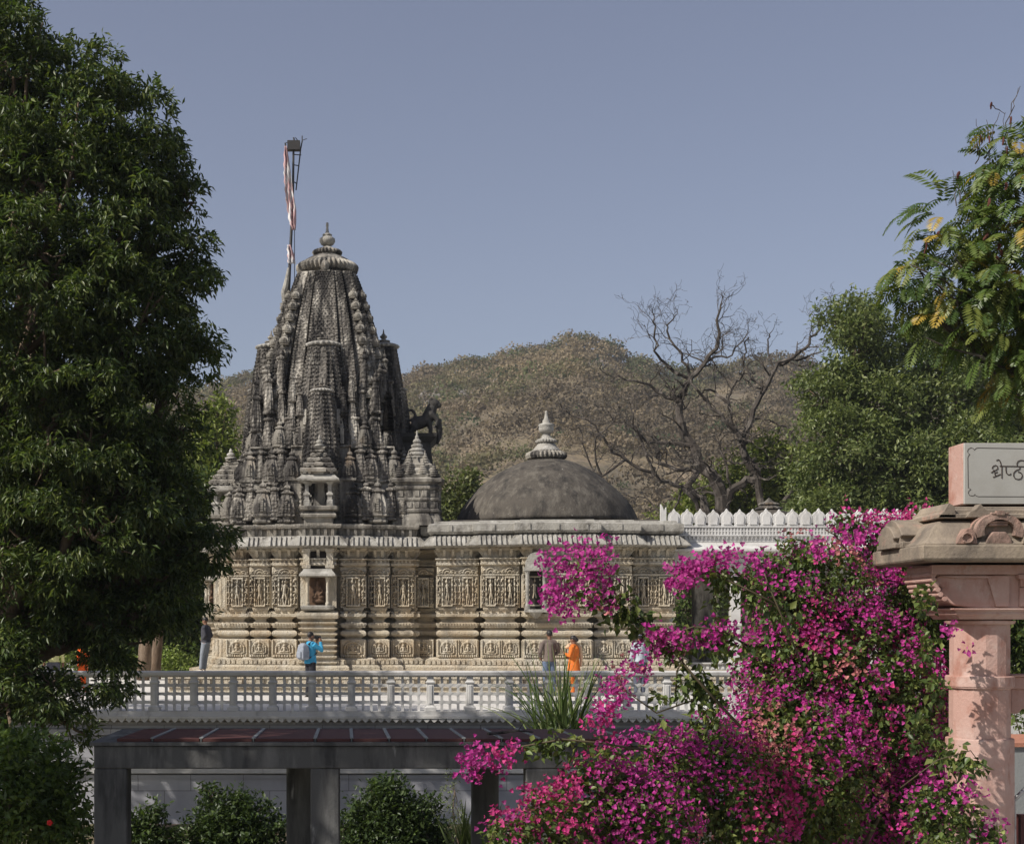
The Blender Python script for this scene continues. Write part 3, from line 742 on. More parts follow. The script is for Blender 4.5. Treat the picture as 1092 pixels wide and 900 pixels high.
# =================================================================== FLAG on its pole
fp = W(309,300,47.4); fpz = fp.z
pole = empty('flagpole', (fp.x, 47.4, W(0,322,47.4).z), 0, 'tall dark iron flagpole with a pulley box, strapped to the left of the spire top', 'flagpole')
def fl(px, py, dy=0): v = W(px,py,47.4); return (v.x-fp.x, dy, v.z-pole.location.z)
MB().tube([fl(307.5,318),fl(309.5,270),fl(311.5,230),fl(312.5,200),fl(313,160)],[.055,.05,.045,.04,.035],8).build('pole', M['iron'], pole)
MB().tube([fl(315.5,202,.1),fl(318,180,.1),fl(320.5,158,.1),fl(322,150,.1)],[.022]*4,6).tube([fl(313.2,165),fl(321,164.5,.1)],.018,5).tube([fl(312.5,176),fl(319,176,.1)],.018,5).tube([fl(312,193),fl(316,195,.1)],.018,5).build('stay_rod', M['iron'], pole)
MB().box(-.20,.22,-.12,.14,-.16,.14).build('pulley_box', M['iron'], pole, fl(313,155.5))
MB().tube([fl(305,158),fl(304,153),fl(307,152),fl(309,155)],.03,5).tube([fl(314,151),fl(313,147)],.03,5).tube([fl(322,151,.1),fl(322,144,.1)],.02,5).tube([fl(315,147),fl(319,151,.1)],.014,5).tube([fl(322,149,.1),fl(327,147,.1)],.012,5).build('hook', M['iron'], pole)
MB().tube([fl(303.5,322),fl(303.5,312),fl(306,300),fl(308,286)],[.09,.12,.09,.05],8).tube([fl(302,323),fl(303,326),fl(306,326)],[.12,.1,.08],8).build('pole_socket', M['eave'], pole)
MB().tube([fl(306,158,.05),fl(310,200,.05),fl(314,240,.05),fl(314,300,.05)],.012,4).build('rope', M['iron'], pole)
mc, t, bs, out = nt('flag_cloth')
co = nd(t,'TexCoord').outputs['UV']
gm = nd(t,'NewGeometry').outputs['Position']
f = noise_fac(t, gm, 2.6, 3, .5, (2.6,1,.55), .46, .52)
cc = mixc(t, f, (.60,.575,.57), (.46,.29,.29)); t.links.new(cc, bs.inputs['Base Color']); bs.inputs['Roughness'].default_value = .9
def cloth(rows, name):
    mb = MB(); rr = []
    for k in range(len(rows)*6-5):
        a = k/6; i = min(int(a), len(rows)-2); q = a-i
        l = rows[i][0]*(1-q)+rows[i+1][0]*q; r = rows[i][1]*(1-q)+rows[i+1][1]*q; y = rows[i][2]*(1-q)+rows[i+1][2]*q
        l += .5*math.sin(k*1.7); ring = []
        for j in range(8): ring.append(fl(l+(r-l)*j/7, y, -.08+.07*math.sin(j*1.9+k*.25)))
        for j in range(7,-1,-1): ring.append(fl(l+(r-l)*j/7, y, -.06+.07*math.sin(j*1.9+k*.25)))
        rr.append(ring)
    mb.rings(rr); mb.build(name, mc, pole, smooth=True)
cloth([(303.2,306,157),(302.5,309,175),(303,311,190),(304,312.5,205),(306,316,222),(308,316,236),(312,315.5,246)], 'flag')
cloth([(306,310,262),(306.5,314,272),(307,315.5,282)], 'flag_wrap')

# =================================================================== GALLERY
gal = empty('marble_gallery', ((W(716,0,44.4).x), 44.6, TER), TYAW*0, 'white marble gallery with a row of pointed merlons, right of the domed hall', 'gallery')
zg = lambda py: EYE+(PY0-py)/F*44.4-TER
GL = 12.0
mb = MB(); mb.box(-.28,GL,0,4.2,zg(600),zg(587)+.0); mb.box(-.28,GL,-.0,.30,zg(587),zg(577)); mb.build('roof_slab', M['marble'], gal)
mb = MB()
n = int(GL/.42)
for k in range(n+1):
    x0 = -.28+k*.43; d = .02*random.random()
    mb.add([(x0,-.55-d,zg(586)),(x0+.425,-.55-d,zg(586)),(x0+.425,.05,zg(577.3)),(x0,.05,zg(577.3)),(x0,-.55-d,zg(588)),(x0+.425,-.55-d,zg(588)),(x0+.425,.05,zg(588)),(x0,.05,zg(588))],[(0,1,2,3),(4,7,6,5),(4,5,1,0),(5,6,2,1),(6,7,3,2),(7,4,0,3)])
mb.build('eave_slabs', M['marble'], gal)
mb = MB(); mb.box(-.26,GL,-.02,.24,zg(577.5),zg(561)); mb.box(-.26,GL,-.10,.26,zg(571.2),zg(569.6)); mb.box(-.26,GL,-.08,.26,zg(562),zg(560.6)); mb.build('parapet', M['marble'], gal)
mb = MB()
for k in range(int(GL/.10)):
    x0 = -.22+k*.10
    mb.box(x0,x0+.045,-.055,0,zg(569.5),zg(562.2))
mb.box(-.26,GL,-.05,0,zg(566.4),zg(565.2)); mb.build('lattice_strip', M['marble'], gal)
mb = MB()
for k in range(int(GL/.13)):
    x0 = -.24+k*.13; mb.add([(x0,-.025,zg(571.4)),(x0+.12,-.025,zg(571.4)),(x0+.06,-.025,zg(576)),(x0+.015,-.09,zg(571.4)),(x0+.105,-.09,zg(571.4)),(x0+.06,-.05,zg(575.3))],[(0,3,5,2),(3,4,5),(4,1,2,5),(0,1,4,3)])
mb.build('triangle_frieze', M['marble'], gal)
hs = [(-.19,0),(-.185,.04),(-.16,.07),(-.195,.12),(-.2,.26),(-.18,.36),(-.12,.43),(-.06,.46),(-.035,.49),(0,.55)]
ol = hs+[(-x,z) for x,z in hs[-2::-1]]
mb = MB().prism(ol[::-1], -.05, .07); mb.prism([(x*.62,.06+z*.72) for x,z in ol[::-1]], -.085, -.045)
mer = mb.build('merlon', M['marble'], gal, (.14,0.1,zg(560.6)))
for k in range(1, 28): dup(mer, gal, (.14+k*.413,.1,zg(560.6)), scale=(1+.03*random.uniform(-1,1),1,1+.04*random.uniform(-1,1)))
mb = MB().prism([(-.12,0),(.05,0),(.05,.60),(-.02,.48),(-.07,.62),(-.12,.70)], -.07,.09); mb.build('corner_merlon', M['marble'], gal, (-.16,.1,zg(560.6)))
for i, x in enumerate((-.08,2.05,4.2,6.35,8.5,10.6)):
    for j, y in enumerate((.12,3.8)):
        mb = MB(); c_ = lambda a: [(x-a,y-a),(x+a,y-a),(x+a,y+a),(x-a,y+a)]
        mb.sweep(c_(.15), [(0,.08),(zg(712),.08),(zg(708),.06),(zg(706),0),(zg(668),0),(zg(667),.03),(zg(665),.03),(zg(664),0),(zg(612),0),(zg(611),.04),(zg(608),.05),(zg(607),.02),(zg(604),.06),(zg(601),.08)])
        mb.build('column', M['marble'], gal)
        for s in (-1,1):
            mb = MB(); mb.prism([(x+s*.14,zg(611)),(x+s*.22,zg(609)),(x+s*.28,zg(605)),(x+s*.42,zg(604)),(x+s*.55,zg(600.2)),(x+s*.14,zg(600.2))][::-s], y-.12, y+.12)
            mb.build('bracket', M['marble'], gal)
mb = MB(); mb.box(-.2,GL,-.06,.3,0,zg(716)); mb.box(-.2,GL,-.10,.34,zg(716),zg(714)); mb.box(-.2,GL,-.02,.26,zg(714),zg(708)); mb.box(-.2,GL,-.10,.34,zg(708),zg(706.5)); teeth(mb, [(-.2,-.02),(GL,-.02),(GL,.2),(-.2,.2)], 0, zg(713.5), zg(708.5), .16,.08,.05,.02, False); mb.build('low_wall', M['marble'], gal)
mb = MB(); mb.box(5.0,GL,3.95,4.15,0,zg(600.3)); mb.build('rear_wall', M['marble'], gal)
mb = MB(); mb.box(1.25,1.85,2.2,2.6,0,zg(600.3)); mb.box(1.15,1.95,2.12,2.68,0,zg(690)); mb.box(1.15,1.95,2.12,2.68,zg(608),zg(600.4)); mb.build('inner_pier', M['mid'], gal, bevel=.02)
# small dome behind the merlons
sd = empty('small_dome', (W(820,0,50).x,50,TER+zg(600)), 0, 'small grey ribbed dome showing just above the white merlons', 'dome')
zq = lambda py: EYE+(PY0-py)/F*50-TER-zg(600)
pr = [(1.4,zq(590)),(1.4,zq(562)),(1.15,zq(560))]+[(1.15*math.cos(a*pi/20), zq(560)+(zq(543.5)-zq(560))*math.sin(a*pi/20)) for a in range(1,9)]+[(.30,zq(543.4))]
MB().lathe(pr,0,0,40).build('dome_shell', M['dome'], sd, smooth=False)
MB().lathe([(.36,zq(544.2)),(.46,zq(543)),(.46,zq(541.6)),(.34,zq(540.4)),(.28,zq(539)),(.36,zq(538.2)),(.34,zq(537)),(.18,zq(535.4)),(.10,zq(533.6)),(.02,zq(531))],0,0,48,16,.04).build('finial', M['mid'], sd)
# =================================================================== GROUND, TERRACE, BALUSTRADE
BD = 31.0
def wb(py, D=BD): return EYE+(PY0-py)/F*D
M['soil'] = stone('garden_soil', (.16,.12,.08), [((.09,.11,.045),.6,None,.42,.6,.9), ((.24,.19,.13),1.8,None,.5,.7,.7)], bumps=((8,.6,.04),))
gr = MB()
n = 40
gr.box(-700,700,-60,620,-.6,0); g_ = gr.build('ground', M['soil']); tag(g_, kind='structure')
tf = MB(); tf.box(-30,45,BD+.15,78,0.0,TER); tag(tf.build('terrace', M['floor']), kind='structure')
# retaining wall with its mouldings
rw = empty('retaining_wall', (0,BD+.1,0), 0, 'long grey marble retaining wall under the white balustrade', 'wall')
lo_ = MB(); lo_.box(-30,45,-.04,.05,0,wb(826)); lo_.box(-30,45,-.10,.05,0,wb(873)); lo_.box(-30,45,-.07,.05,wb(830),wb(826))
lo_.build('wall_face', M['marble_wall'], rw)
mb = MB(); mb.box(-30,45,-.15,.05,wb(824),wb(819)); mb.build('white_band', M['marble'], rw)
mb = MB(); mb.box(-30,45,-.06,.05,wb(817),wb(785)); mb.box(-30,45,-.16,.05,wb(783),wb(777)); mb.box(-30,45,-.08,.05,wb(776.5),wb(769.5)); mb.build('cornice', M['marble_wall'], rw)
# balustrade
bal = empty('balustrade', (0,BD,TER), 0, 'long white marble balustrade with square lattice panels along the terrace edge', 'balustrade')
zb = lambda py: wb(py)-TER
mb = MB(); mb.box(-30,45,-.26,.20,zb(765.2),zb(762.6)); mb.box(-30,45,-.20,.16,zb(762.6),zb(757.6)); mb.build('base_rail', M['marble'], bal)
mb = MB()
for k in range(int(40/.165)):
    x = -12+k*.165
    mb.prism([(x,zb(765.2)),(x+.02,zb(767)),(x+.055,zb(768.8)),(x+.08,zb(769.4)),(x+.105,zb(768.8)),(x+.14,zb(767)),(x+.165,zb(765.2))], -.24, -.17)
mb.box(-12,28,-.165,-.10,zb(768),zb(765.2)); mb.build('scalloped_edge', M['marble'], bal)
mb = MB(); mb.sweep([(-30,-.09),(45,-.09),(45,.09),(-30,.09)], [(zb(721.6),-.02),(zb(720.4),.02),(zb(719.6),.05),(zb(716.4),.06),(zb(715.2),.03)]); mb.build('top_rail', M['marble'], bal)
PW = .858; XB = W(123+0,0,BD).x
pm = MB(); pm.sweep([(-.07,-.09),(.07,-.09),(.07,.09),(-.07,.09)], [(zb(757.6),.055),(zb(753.5),.055),(zb(752.5),.01),(zb(729),.01),(zb(728),.03),(zb(726.5),.03),(zb(725.5),.0),(zb(721.2),.0)])
pm.sweep([(-.04,-.115),(.04,-.115),(.04,-.09),(-.04,-.09)], [(zb(750),0),(zb(730),0)])
post = pm.build('post', M['marble'], bal, bevel=.008)
pn = MB(); pw = PW-.15; c4 = pw/4; z0, z1 = zb(757.6), zb(721.5); rh = (z1-z0)/4; b = .028
# lattice bars with a slanting link at every crossing
for j in range(1,4):
    for i in range(5):
        xa = -pw/2+c4*(i-1)+.045 if i > 0 else -pw/2; 
    for i in range(4):
        xa = -pw/2+c4*i; xb = xa+c4; z = z0+rh*j
        l = .02 if i > 0 else 0; r = .02 if i < 3 else 0
        pn.box(xa+l, xb-r, -.036, .034, z-b*1.1, z+b*1.1)
for i in range(1,4):
    x = -pw/2+c4*i
    for j in range(5):
        za = z0+rh*(j-.0); 
    for j in range(4):
        za = z0+rh*j; zc = za+rh
        pn.box(x-b, x+b, -.035, .035, za+(.02 if j > 0 else 0), zc-(.02 if j < 3 else 0))
    for j in range(1,4):
        z = z0+rh*j; q = .044
        pn.prism([(x-q-b*.9,z-q*.7),(x-q+b*1.0,z-q-b*.2),(x+q+b*.9,z+q*.7),(x+q-b*1.0,z+q+b*.2)], -.040, .040)
panel = pn.build('lattice_panel', M['marble'], bal)
first = True
for k in range(-8, 32):
    x = XB+k*PW
    if first: post.location = (x,0,0); panel.location = (x+PW/2,0,0); first = False
    else: dup(post, bal, (x,0,0)); dup(panel, bal, (x+PW/2,0,0))

# =================================================================== PERGOLA in the shade
PD = 15.0
perg = empty('concrete_pergola', (0,PD,0), 0, 'dark concrete pergola with maroon tiles on top, standing before the terrace wall', 'pergola')
def wp(px, D=PD): return (px-PX0)/F*D
def hp(py, D=PD): return EYE+(PY0-py)/F*D
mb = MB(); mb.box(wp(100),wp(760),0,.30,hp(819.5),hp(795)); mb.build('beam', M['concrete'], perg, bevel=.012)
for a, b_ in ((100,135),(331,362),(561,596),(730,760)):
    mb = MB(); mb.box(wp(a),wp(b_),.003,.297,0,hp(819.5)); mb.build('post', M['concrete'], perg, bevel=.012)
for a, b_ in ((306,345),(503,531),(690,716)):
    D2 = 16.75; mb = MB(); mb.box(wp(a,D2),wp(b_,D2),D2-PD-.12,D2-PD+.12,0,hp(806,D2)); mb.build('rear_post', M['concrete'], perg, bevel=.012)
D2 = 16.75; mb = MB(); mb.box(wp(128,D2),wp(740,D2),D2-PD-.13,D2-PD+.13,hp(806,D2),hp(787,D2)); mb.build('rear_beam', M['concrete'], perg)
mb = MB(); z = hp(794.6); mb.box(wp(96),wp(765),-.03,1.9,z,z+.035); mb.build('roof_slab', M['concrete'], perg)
px_ = [124,162,214,270,336,375,415,455,495,535,575,620,670,720,760]
zt_ = z+.039
for i in range(len(px_)-1):
    x0 = wp(px_[i])+.004; x1 = wp(px_[i+1])-.004; sk = -.02*(px_[i]-278)/100
    mb = MB(); y0, y1 = .02, 1.45; s0 = -(wp(px_[i])-wp(278))*.02; 
    s0 = .035*(px_[i]-278)/100*1.7; s1 = .035*(px_[i+1]-278)/100*1.7
    s0 = -s0*.55; s1 = -s1*.55; zc = zt_+.03
    for e, xx in enumerate((x0,)): pass
    mb.add([(x0,y0,zt_),(x1,y0,zt_),(x1+s1,y1,zt_),(x0+s0,y1,zt_),(x0,y0,zc),(x1,y0,zc),(x1+s1,y1,zc),(x0+s0,y1,zc)],[(0,3,2,1),(4,5,6,7),(0,1,5,4),(1,2,6,5),(2,3,7,6),(3,0,4,7)])
    mb.build('roof_tile', M['redtile'], perg)
    if i:
        mb = MB(); zd_ = zc+.012; mb.add([(x0-.022,y0,zt_),(x0+.014,y0,zt_),(x0+.014+s0,y1,zt_),(x0-.022+s0,y1,zt_),(x0-.022,y0,zd_),(x0+.014,y0,zd_),(x0+.014+s0,y1,zd_),(x0-.022+s0,y1,zd_)],[(0,3,2,1),(4,5,6,7),(0,1,5,4),(1,2,6,5),(2,3,7,6),(3,0,4,7)])
        mb.build('tile_joint', M['concrete2'], perg)
mb = MB(); mb.tube([(wp(522),.2,zt_+.07),(wp(540),.5,zt_+.06),(wp(556),.35,zt_+.09),(wp(575),.6,zt_+.06)],[.018,.016,.012,.008],5); mb.tube([(wp(556),.35,zt_+.09),(wp(566),.7,zt_+.16)],[.01,.006],4); tag(mb.build('dry_branch', M['greybark']), 'dry dark twig lying on top of the pergola tiles', 'twig').location = (0,PD,0)

# =================================================================== PINK SANDSTONE GATE with the plaque
GX, GY = 5.84, 13.45        # column axis
gate = empty('sandstone_gate', (GX,GY,0), 0, 'pink sandstone gateway column carrying a weathered lintel and an engraved grey plaque', 'gateway')
def G(px, py, D): v = W(px,py,D); return v.x-GX, v.z
def hz(py, D=13.2): return EYE+(PY0-py)/F*D
CXO = -.125
def ngon(r, n, rot=0): return [(CXO+r*math.cos(rot+2*pi*i/n), r*math.sin(rot+2*pi*i/n)) for i in range(n)]
oc = ngon(.305, 8, pi/8)
mb = MB(); mb.sweep(oc, [(0,.06),(.35,.06),(.4,0),(hz(789),0),(hz(788),-.012)]); mb.build('octagonal_base', M['pink'], gate, bevel=.006)
hx = ngon(.275, 16, pi/16)
mb = MB(); mb.sweep(hx, [(hz(788),0),(hz(735),0)]); mb.build('lower_shaft', M['pink'], gate)
mb = MB(); mb.sweep(ngon(.275, 32), [(hz(735),.005),(hz(734),.022),(hz(733),.022),(hz(732.4),.03),(hz(722),.03),(hz(721),.018)]); mb.build('ring_band', M['pink'], gate)
mb = MB(); mb.sweep(ngon(.270, 16, pi/16), [(hz(721),0),(hz(665),0)]); mb.build('upper_shaft', M['pink'], gate)
mb = MB(); mb.sweep(ngon(.255, 32), [(hz(666),0),(hz(665),.05),(hz(662),.06),(hz(661.4),.02),(hz(660),.02)])
mb.sweep([(-.46,-.33),(.22,-.33),(.22,.33),(-.46,.33)], [(hz(660.2),-.02),(hz(657),.0),(hz(655),.03),(hz(652),.03),(hz(650),.07),(hz(648.6),.07)]); mb.build('capital', M['pink'], gate)
# lintel: long beam going off to the right with a rolled bracket end on the left
zl0, zl1 = hz(648.6,13), hz(602,13)
def brk(y0, y1, name, cut=0):
    ol = [(-.30,zl0),(-.50,zl0+.03),(-.60,zl0+.08),(-.64,zl0+.15),(-.60,zl0+.19),(-.66,zl0+.22),(-.68,zl0+.27),(-.64,zl0+.30),(-.70,zl0+.33),(-.70,zl1),(3.6,zl1),(3.6,zl0)]
    mb = MB(); mb.prism([(x,z) for x,z in ol], y0, y1); return mb.build(name, M['pink'], gate, bevel=.01)
brk(-.32,.32,'lintel')
mb = MB()   # front mouldings of the lintel: scroll bracket and raised panels
for y in (-.325,):
    mb.prism([(-.12,zl0+.02),(-.16,zl0+.16),(-.20,zl0+.28),(-.46,zl0+.28),(-.66,zl0+.30),(-.66,zl1-.10),(.0,zl1-.10),(.0,zl0+.02)][::1], -.35, -.325)
    mb.box(.10,.80,-.36,-.325,zl0+.20,zl0+.27); mb.box(.07,.83,-.39,-.325,zl0+.27,zl0+.31); mb.box(.10,.80,-.345,-.325,zl0+.02,zl0+.19)
    mb.box(1.0,1.7,-.36,-.325,zl0+.20,zl0+.27); mb.box(.97,1.73,-.39,-.325,zl0+.27,zl0+.31)
    mb.box(-.72,3.6,-.375,-.325,zl1-.085,zl1)
mb.build('lintel_moulding', M['pink'], gate, bevel=.008)
mb = MB()
for k, (x, z, r) in enumerate(((-.70,zl0+.31,.026),(-.70,zl0+.265,.024),(-.675,zl0+.22,.026),(-.66,zl0+.175,.024),(-.635,zl0+.13,.024),(-.60,zl0+.09,.022))):
    ring = []
    mb.tube([(x,-.36,z),(x,.30,z)], r, 12)
mb.build('scroll_rolls', M['pink'], gate)
# slab
SX = W(984,0,12.85).x-GX; y0s = 12.85-GY; y1s = 14.15-GY
zs0, zs1 = hz(598.5,12.85), hz(581,12.85)
mb = MB(); mb.sweep([(SX,y0s),(3.9,y0s),(3.9,y1s),(SX,y1s)], [(zs0,-.03),(zs0+.02,0),(zs1,0)]); mb.build('slab', M['pinkdark'], gate, bevel=.01)
# concave roof over the slab with hipped end
def coving(poly, z0, h, off0, off1, n=9):
    pr = []
    for k in range(n+1):
        t = k/n; pr.append((z0+h*t, off0+(off1-off0)*(1-(1-t)**2.2)))
    return pr
zc0 = zs1; 
mb = MB(); pc = [(SX+.20,y0s+.20),(3.6,y0s+.20),(3.6,y1s-.20),(SX+.20,y1s-.20)]
mb.sweep(pc, [(zc0,.17),(zc0+.015,.17),(zc0+.04,.135),(zc0+.075,.10),(zc0+.12,.07),(zc0+.16,.04),(zc0+.20,.0),(zc0+.23,-.05),(zc0+.25,-.12),(zc0+.258,-.2)])
mb.build('curved_roof', M['pinkdark'], gate)
mb = MB()   # side gablet at the left end
ga = [(-.30,0),(.30,0),(.30,.06),(.24,.06),(.24,.10),(.30,.12),(.22,.20),(.12,.26),(0,.285),(-.12,.26),(-.22,.20),(-.30,.12),(-.24,.10),(-.24,.06),(-.30,.06)]
Mx = Matrix.Translation((SX+.10,y0s+.80,zc0)) @ Matrix.Rotation(pi/2,4,'Z')
mb.prism(ga, -.55, .10, Mx); mb.prism([(x*.8,z*.8) for x,z in ga], .08, .15, Mx)
mb.build('side_gablet', M['pinkdark'], gate, bevel=.008)
# horseshoe lunette ornament on the front
lx = W(1065,0,12.9).x-GX; lz = zc0+.01; ly = y0s+.05
lun = empty('horseshoe_ornament', (lx,ly,lz), 0, parent=gate)
mb = MB(); o1 = []
for k in range(25):
    a = -.35+k*(pi+.7)/24; o1.append((.215*math.cos(a), .115+.165*math.sin(a)))
inn = [(x*.66, .115+(z-.115)*.66) for x,z in o1]
n1 = len(o1)
vs = [(x,-.03,z) for x,z in o1]+[(x,-.03,z) for x,z in inn]+[(x,.25,z) for x,z in o1]+[(x,.12,z) for x,z in inn]
fs = []
for i in range(n1-1): fs += [(i,i+1,n1+i+1,n1+i)[::-1],(i,2*n1+i,2*n1+i+1,i+1),(n1+i,n1+i+1,3*n1+i+1,3*n1+i)[::-1]]
fs += [(0,n1,3*n1,2*n1),(n1-1,3*n1-1,4*n1-1,2*n1-1)]
mb.add(vs, fs); mb.box(-.035,.035,-.045,.0,.262,.30); mb.box(-.08,.08,-.04,.0,.272,.285)
mb.build('horseshoe_frame', M['pinkmid'], lun)
mb = MB(); mb.prism(o1, .04,.10); mb.build('recess', M['pinkdark'], lun)
mb = MB(); mb.prism([(-.13,.0),(.13,.0),(.11,.05),(.06,.11),(-.06,.11),(-.11,.05)][::1], -.02,.05); mb.box(-.09,.09,.0,.05,.165,.19); mb.box(-.13,.13,-.01,.05,.19,.21); mb.build('inner_bud', M['pinkmid'], lun, bevel=.008)
for s in (-1,1):
    mb = MB(); mb.prism([(s*.20,0),(s*.40,0),(s*.36,.07),(s*.30,.14),(s*.26,.15),(s*.22,.10)][::s], -.03,.20)
    mb.tube([(s*(.30+.05*math.cos(a)),-.045,.055+.045*math.sin(a)) for a in [k*.7 for k in range(9)]], .012, 6)
    mb.build('scroll_leaf', M['pinkdark'] if s>0 else M['pinkmid'], lun, bevel=.006)
# steps under the plaque
zq0 = zc0+.265
mb = MB(); pb = [(W(1010,0,13.1).x-GX, -.30),(3.4,-.30),(3.4,.35),(W(1010,0,13.1).x-GX,.35)]
mb.sweep(pb, [(zq0-.01,.10),(zq0+.03,.10),(zq0+.035,.04),(zq0+.075,.04),(zq0+.08,.0),(zq0+.10,.0),(hz(540,13.15),-.03)])
mb.build('plaque_step', M['pinkdark'], gate, bevel=.006)
mb = MB()
for x in (W(1047,0,13).x-GX, W(1046,0,13).x-GX+1.35):
    mb = MB(); mb.prism([(x-.13,zq0),(x+.13,zq0),(x+.09,zq0+.05),(x+.04,zq0+.07),(x,zq0+.12),(x-.04,zq0+.07),(x-.09,zq0+.05)], -.43,-.30); mb.build('step_leaf', M['pinkdark'], gate)
mb = MB(); mb.prism([(pb[0][0]-.10,zq0),(pb[0][0]+.06,zq0),(pb[0][0]+.05,zq0+.10),(pb[0][0],zq0+.13),(pb[0][0]-.04,zq0+.06)], -.40,.3)
mb.build('step_leaf', M['pinkdark'], gate)
# plaque
yp = -.27; Dp = GY+yp
xp = W(1028,0,Dp).x-GX; zp0 = hz(537.5,Dp); zp1 = hz(472,Dp)
mb = MB(); mb.box(xp,xp+2.2,yp+.025,yp+.36,zp0,zp1); mb.build('plaque_block', M['pink'], gate, bevel=.008)
mb = MB(); mb.box(xp+.004,xp+2.196,yp,yp+.028,zp0,zp1-.004); mb.build('plaque_face', M['plaque'], gate, bevel=.004)
def tp(x, z): # zoomed coordinates of the plaque drawing to gate space
    v = W(1022+x/11.26, 466+z/11.26, Dp); return (v.x-GX, yp-.0015, v.z)
M['engrave'] = plain('engraved_letter', (.045,.032,.028), .9, .1)
strokes = [[(392,422),(400,430),(420,405),(450,398),(472,380),(468,352),(448,340),(420,348),(408,365),(408,382)],
 [(425,400),(436,425),(452,430),(470,420)],[(415,484),(440,474),(470,462),(505,446)],[(436,430),(440,455),(450,465)],[(521,350),(521,495)],[(495,350),(560,351),(640,352),(720,354),(830,356)],
 [(455,284),(475,272),(492,279),(505,305),(514,345)],[(570,352),(570,400),(576,430),(592,450),(614,455),(632,440)],
 [(736,358),(738,378),(722,392),(690,402),(664,430),(662,468),(682,500),(716,510),(750,500),(768,468),(758,438),(736,424),(716,420)],
 [(706,352),(702,318),(716,292),(748,280),(790,284),(815,310),(820,355)],[(820,355),(820,500)]]
mb = MB()
for st in strokes: mb.tube([tp(*p) for p in st], .0048, 6)
mb.build('engraved_lettering', M['engrave'], gate)
mb = MB()
bd = [(830,140),(225,130),(205,140),(190,158),(180,140),(150,128),(118,145),(108,175),(122,200),(138,206),(120,225),(112,250),(118,610),(135,618),(150,630),(125,645),(118,672),(132,700),(165,706),(190,700),(196,685),(210,705),(235,714),(830,716)]
mb.tube([tp(*p) for p in bd], .0022, 5); mb.build('engraved_border', M['engrave'], gate)

# things beyond the gate on the right edge: rail bracket, concrete wall with tiles, handrail, dark post
rb = empty('sandstone_railing', (GX+.2,GY+.2,0), 0, 'short pink sandstone rail with a scalloped bracket joining the gate column', 'railing')
mb = MB(); zr = hz(721,13.6); mb.box(0,3.2,-.10,.10,zr-.12,zr); mb.box(0,3.2,-.14,.14,zr,zr+.02); mb.build('rail', M['pink'], rb, bevel=.008)
mb = MB(); mb.prism([(.03,zr-.12),(.03,zr-.34),(.09,zr-.36),(.14,zr-.31),(.20,zr-.30),(.24,zr-.24),(.30,zr-.22),(.34,zr-.15),(.42,zr-.12)][::-1], -.07,.07); mb.build('bracket', M['pink'], rb, bevel=.006)
cw = empty('concrete_planter_wall', (9.0,17.5,0), 0, 'low grey concrete wall topped with red tiles behind the gate column', 'wall')
zcw = EYE+(PY0-796)/F*17.5
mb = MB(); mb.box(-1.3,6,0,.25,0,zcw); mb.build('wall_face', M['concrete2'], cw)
mb = MB(); mb.box(-1.32,6,-.04,1.4,zcw+.001,zcw+.05); mb.build('tile_top', M['redbrick'], cw)
ww = empty('white_garden_wall', (13.0,24.0,0), 0, 'sunlit white wall seen through thin stems right of the gate column', 'wall')
mb = MB(); mb.box(-2.6,8,0,.2,0,EYE+(PY0-738)/F*24); mb.build('wall_face', M['marble'], ww)
hrl = empty('steel_handrail', (6.9,14.6,0), 0, 'sloping grey steel handrail at the lower right edge', 'handrail')
def hl(px,py,D=14.6): v = W(px,py,D); return (v.x-6.9, D-14.6, v.z)
MB().tube([hl(1072,862),hl(1092,842),hl(1130,806)], .022, 8).build('upper_rail', M['steel'], hrl, smooth=True)
MB().tube([hl(1072,893),hl(1092,873),hl(1130,836)], .018, 8).build('lower_rail', M['steel'], hrl, smooth=True)
for px in (1082,1125):
    v = hl(px, 852 if px < 1100 else 811); MB().tube([v,(v[0],v[1],0)], .016, 8).build('baluster', M['steel'], hrl)
dp_ = MB(); v = W(1092,868,14.2); dp_.box(-.055,.055,-.05,.05,0,v.z); dpo = dp_.build('bollard', plain('dark_red_paint',(.07,.02,.018),.5)); dpo.location = (v.x,14.2,0); tag(dpo,'dark red square post cut by the lower right corner','post')
# ground level platform under the gate / viewer side
pl = MB(); pl.box(4.2,16,10,19,0.0,1.2); tag(pl.build('gate_platform', M['floor']), kind='structure')
# =================================================================== PEOPLE
M['skin'] = plain('brown_skin', (.20,.10,.06), .55, .35, .08)
M['hair'] = plain('black_hair', (.015,.012,.011), .5, .4)
def clothm(name, c): return plain(name, c, .85, .15, .14, 14, 0, .006)
def hand(mb, wrist, dirv, palmn, s=1):
    """palm, four unequal bent fingers and a thumb"""
    d = Vector(dirv).normalized(); n = Vector(palmn); n = (n-d*n.dot(d)).normalized(); x = d.cross(n); w = Vector(wrist)
    mb.tube([w-d*.01, w+d*.04*s, w+d*.085*s], [.026*s,.036*s,.034*s], 8)
    for k, l in enumerate((.068,.080,.074,.056)):
        b = w+d*.08*s+x*(-.030+.020*k)*s
        mb.tube([b, b+d*l*.5*s+n*.006, b+d*l*.85*s+n*.026*s, b+d*l*.95*s+n*.04*s], [.0105*s,.0100*s,.0090*s,.0075*s], 6)
    b = w+d*.03*s-x*.03*s
    mb.tube([b, b-x*.028*s+d*.028*s, b-x*.032*s+d*.06*s+n*.012], [.013*s,.012*s,.009*s], 6)
